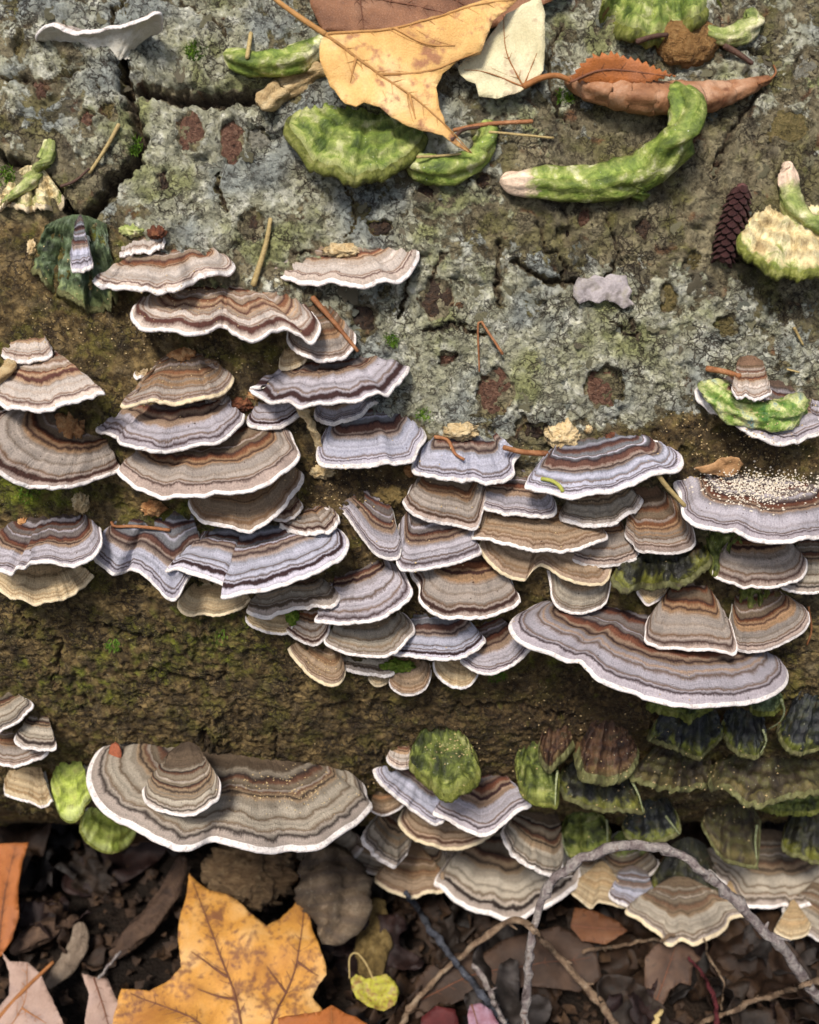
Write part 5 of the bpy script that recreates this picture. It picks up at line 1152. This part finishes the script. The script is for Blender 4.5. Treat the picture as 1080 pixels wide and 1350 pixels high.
leaf('lilac and red half-folded leaf behind the dark twig', [(616,1340),(620,1324),(634,1322),(648,1332),(660,1352),(660,1400),(622,1400)], leaf_mat('leaf_lilac', [(120,60,66),(150,120,134),(128,84,92)], (100,30,36), 90, .64), gpt(640,1350,.028), tilt(.2,-.4), [[(622,1324),(640,1390)]], amp=1, seed=20, vmat=V_D)
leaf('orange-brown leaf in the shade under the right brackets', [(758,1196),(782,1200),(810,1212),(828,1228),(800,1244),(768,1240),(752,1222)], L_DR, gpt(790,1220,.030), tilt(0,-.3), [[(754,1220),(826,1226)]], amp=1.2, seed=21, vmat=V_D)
TWD = nmat('litter_roll', [(44,32,26),(72,54,42),(94,73,57)], 160, 900, .0008, stretch=(1,1,1)); TWG = nmat('litter_roll_grey', [(84,70,58),(124,108,92),(140,126,110)], 160, 900, .0008)
def gd(px, py): return float(np.linalg.norm(gpt(px, py)-CAM))
for lb, pts, m, sd_ in [('brown rolled leaf leaning beside the ochre maple leaf', [(146,1262,7),(165,1244,13),(195,1216,15),(222,1180,14),(236,1146,9),(242,1128,5)], TWD, 41),
                        ('dull brown curled leaf beside the orange one', [(14,1256,5),(34,1240,13),(62,1226,15),(92,1214,10),(102,1208,5)], TWD, 42),
                        ('grey-brown curled leaf between the pinkish and the rolled one', [(62,1300,6),(78,1284,12),(96,1262,13),(106,1236,9),(104,1216,5)], TWG, 43)]:
    curl(lb, pts, m, 'rolled_leaf', 'leaf', .7, .22, sd_, .8, dist=gd(pts[2][0], pts[2][1])-.016, part='roll')
curl('grey wrinkled old bracket hanging below the brown fan', [(436,1118,22),(438,1150,36),(440,1172,38),(444,1196,32),(440,1222,25),(428,1240,14)], GREYC, 'curled_bracket', 'fungus', .7, .34, 44, .0, dist=(.498,.492))
curl('rough brown-green chunk of bark standing under the lower stack', [(492,1186,12),(492,1215,17),(490,1250,18),(488,1290,14)], OLIVE, 'bark_chunk', 'bark', .8, .3, 45, .0, dist=(.515,.505))
ROT = nmat('rotten_fibres', [(74,56,38),(116,92,64),(150,126,92)], 260, 1200, .0012, stretch=(1,1,3))
lump('pale fibrous rotting clump under the large lower bracket', 338,1140,54,40, ROT, 'rotten_clump', 'rotten wood', at=CAM+ray(330,1150)*.505, seed=33, deep=.5, rough=.6, freq=4.5, lobes=48)
# twigs
def twig_mat(name, cols): return nmat(name, cols, 260, 1300, .0009, .8, .2, rnd=0, grain=.35)
T_G = twig_mat('twig_grey', [(64,54,52),(118,106,104),(150,142,136),(96,70,60)]); T_B = twig_mat('twig_brown', [(74,58,46),(122,100,80),(150,132,110)]); T_D = twig_mat('twig_dark', [(40,40,46),(70,72,80),(96,98,104)])
def hd(px, py, back=.006): return float(np.linalg.norm(hit(px, py)[0]-CAM)) - back
def twig(label, pts, r0, r1, mat, dmax, knots=8, seed=0, n=60, ns=10, smooth=9):
    q = spline(np.array(pts, float), n); d = np.interp(np.linspace(0, 1, n), np.linspace(0, 1, len(dmax)), dmax)
    h_ = np.array([min(hd(x, y), dd) if y < 1352 else dd for (x, y), dd in zip(q, d)])
    k = np.ones(smooth)/smooth; pad = np.r_[[h_[0]]*(smooth//2), h_, [h_[-1]]*(smooth//2)]; h_ = np.minimum(np.convolve(pad, k, 'valid'), h_)
    P = np.array([CAM + ray(x, y)*t for (x, y), t in zip(q, h_)]); rng = random.Random(seed)
    P += np.stack([.0013*fbm(np.arange(n)*.35, c, seed, 3) + .0018*fbm(np.arange(n)*.11, 20+c, seed, 3) for c in (1., 5., 9.)], -1)
    rr = np.linspace(r0, r1, n)*.000185; 
    for _ in range(knots):
        j = rng.randint(2, n-3); rr[j] *= 1.4; rr[j+1] *= 1.15; rr[j-1] *= .93
    V, F, _ = tube_mesh(P, rr, ns, 1, .24, seed); rt = root('twig', P[n//2], label, 'twig'); add('bark', V, F, mat, rt, P[n//2])
    for _ in range(knots//2):   # bud scars
        j = rng.randint(4, n-5); a = rng.uniform(0, 6.28); o_ = np.array([math.cos(a), math.sin(a)*.5, math.sin(a)])
        pp = np.array([P[j], P[j]+o_*rr[j]*1.1, P[j]+o_*rr[j]*rng.uniform(1.8, 3.2)+(P[j+1]-P[j])*.8]); V, F, _ = tube_mesh(pp, [rr[j]*.55, rr[j]*.5, rr[j]*.2], 7); add('bud', V, F, mat, rt, P[n//2])
    return rt
twig('long grey twig arching over the lower brackets', [(690,1400),(692,1350),(697,1270),(704,1222),(714,1188),(732,1158),(762,1136),(800,1120),(832,1114),(866,1116),(896,1126),(930,1150),(962,1180),(998,1216),(1030,1252),(1064,1296),(1100,1340)], 7.5, 9.5, T_G, [.47,.455,.44,.43,.42,.415,.415,.42,.43,.44,.46,.48], 14, 1, 90)
twig('thin brown twig bent in a peak under the largest lower bracket', [(520,1380),(536,1340),(562,1304),(600,1268),(640,1234),(676,1214),(700,1222),(730,1256),(770,1298),(804,1342),(826,1380)], 5.5, 7.5, T_B, [.515,.51,.50,.49,.485,.49,.495,.50,.505], 9, 2, 60)
twig('straight dark bluish twig slanting under the lower stack', [(534,1176),(560,1212),(600,1268),(640,1318),(676,1360),(700,1390)], 6, 7.5, T_D, [.545,.535,.525,.52,.515], 4, 3)
twig('short stub of grey twig lying across the dark bluish one', [(624,1272),(636,1290),(652,1320),(664,1346)], 7, 5, T_G, [.53,.522,.515], 3, 9, 24)
twig('pale straw stalk in the shade below the right brackets', [(768,1256),(800,1250),(850,1240),(890,1234)], 4, 4, T_B, [.53,.535,.54], 2, 4, 30)
twig('pale twig lying on the litter at the bottom right', [(880,1372),(930,1346),(990,1322),(1060,1300),(1100,1286)], 5, 5.5, T_B, [.51,.515,.52], 4, 5, 40)
twig('curved dark red stalk in the litter at the right', [(908,1262),(926,1284),(940,1312),(946,1352),(948,1390)], 3.5, 5, twig_mat('twig_red', [(62,24,28),(96,40,44)]), [.52,.51,.505], 2, 6, 30)
twig('thin pale stalk hanging under the lowest fan', [(928,1238),(940,1270),(952,1296),(954,1330)], 2.5, 2, T_B, [.535,.525,.52], 2, 7, 24)
twig('short yellow stalk stub at the bottom of the frame', [(862,1352),(866,1340),(873,1334)], 4.5, 4.5, N_S, [.50,.498], 1, 8, 12)
twig('thin grey stick between the maple leaf and the rolled one', [(130,1290),(140,1276),(160,1256)], 3, 3, T_G, [.50,.505], 1, 10, 14)
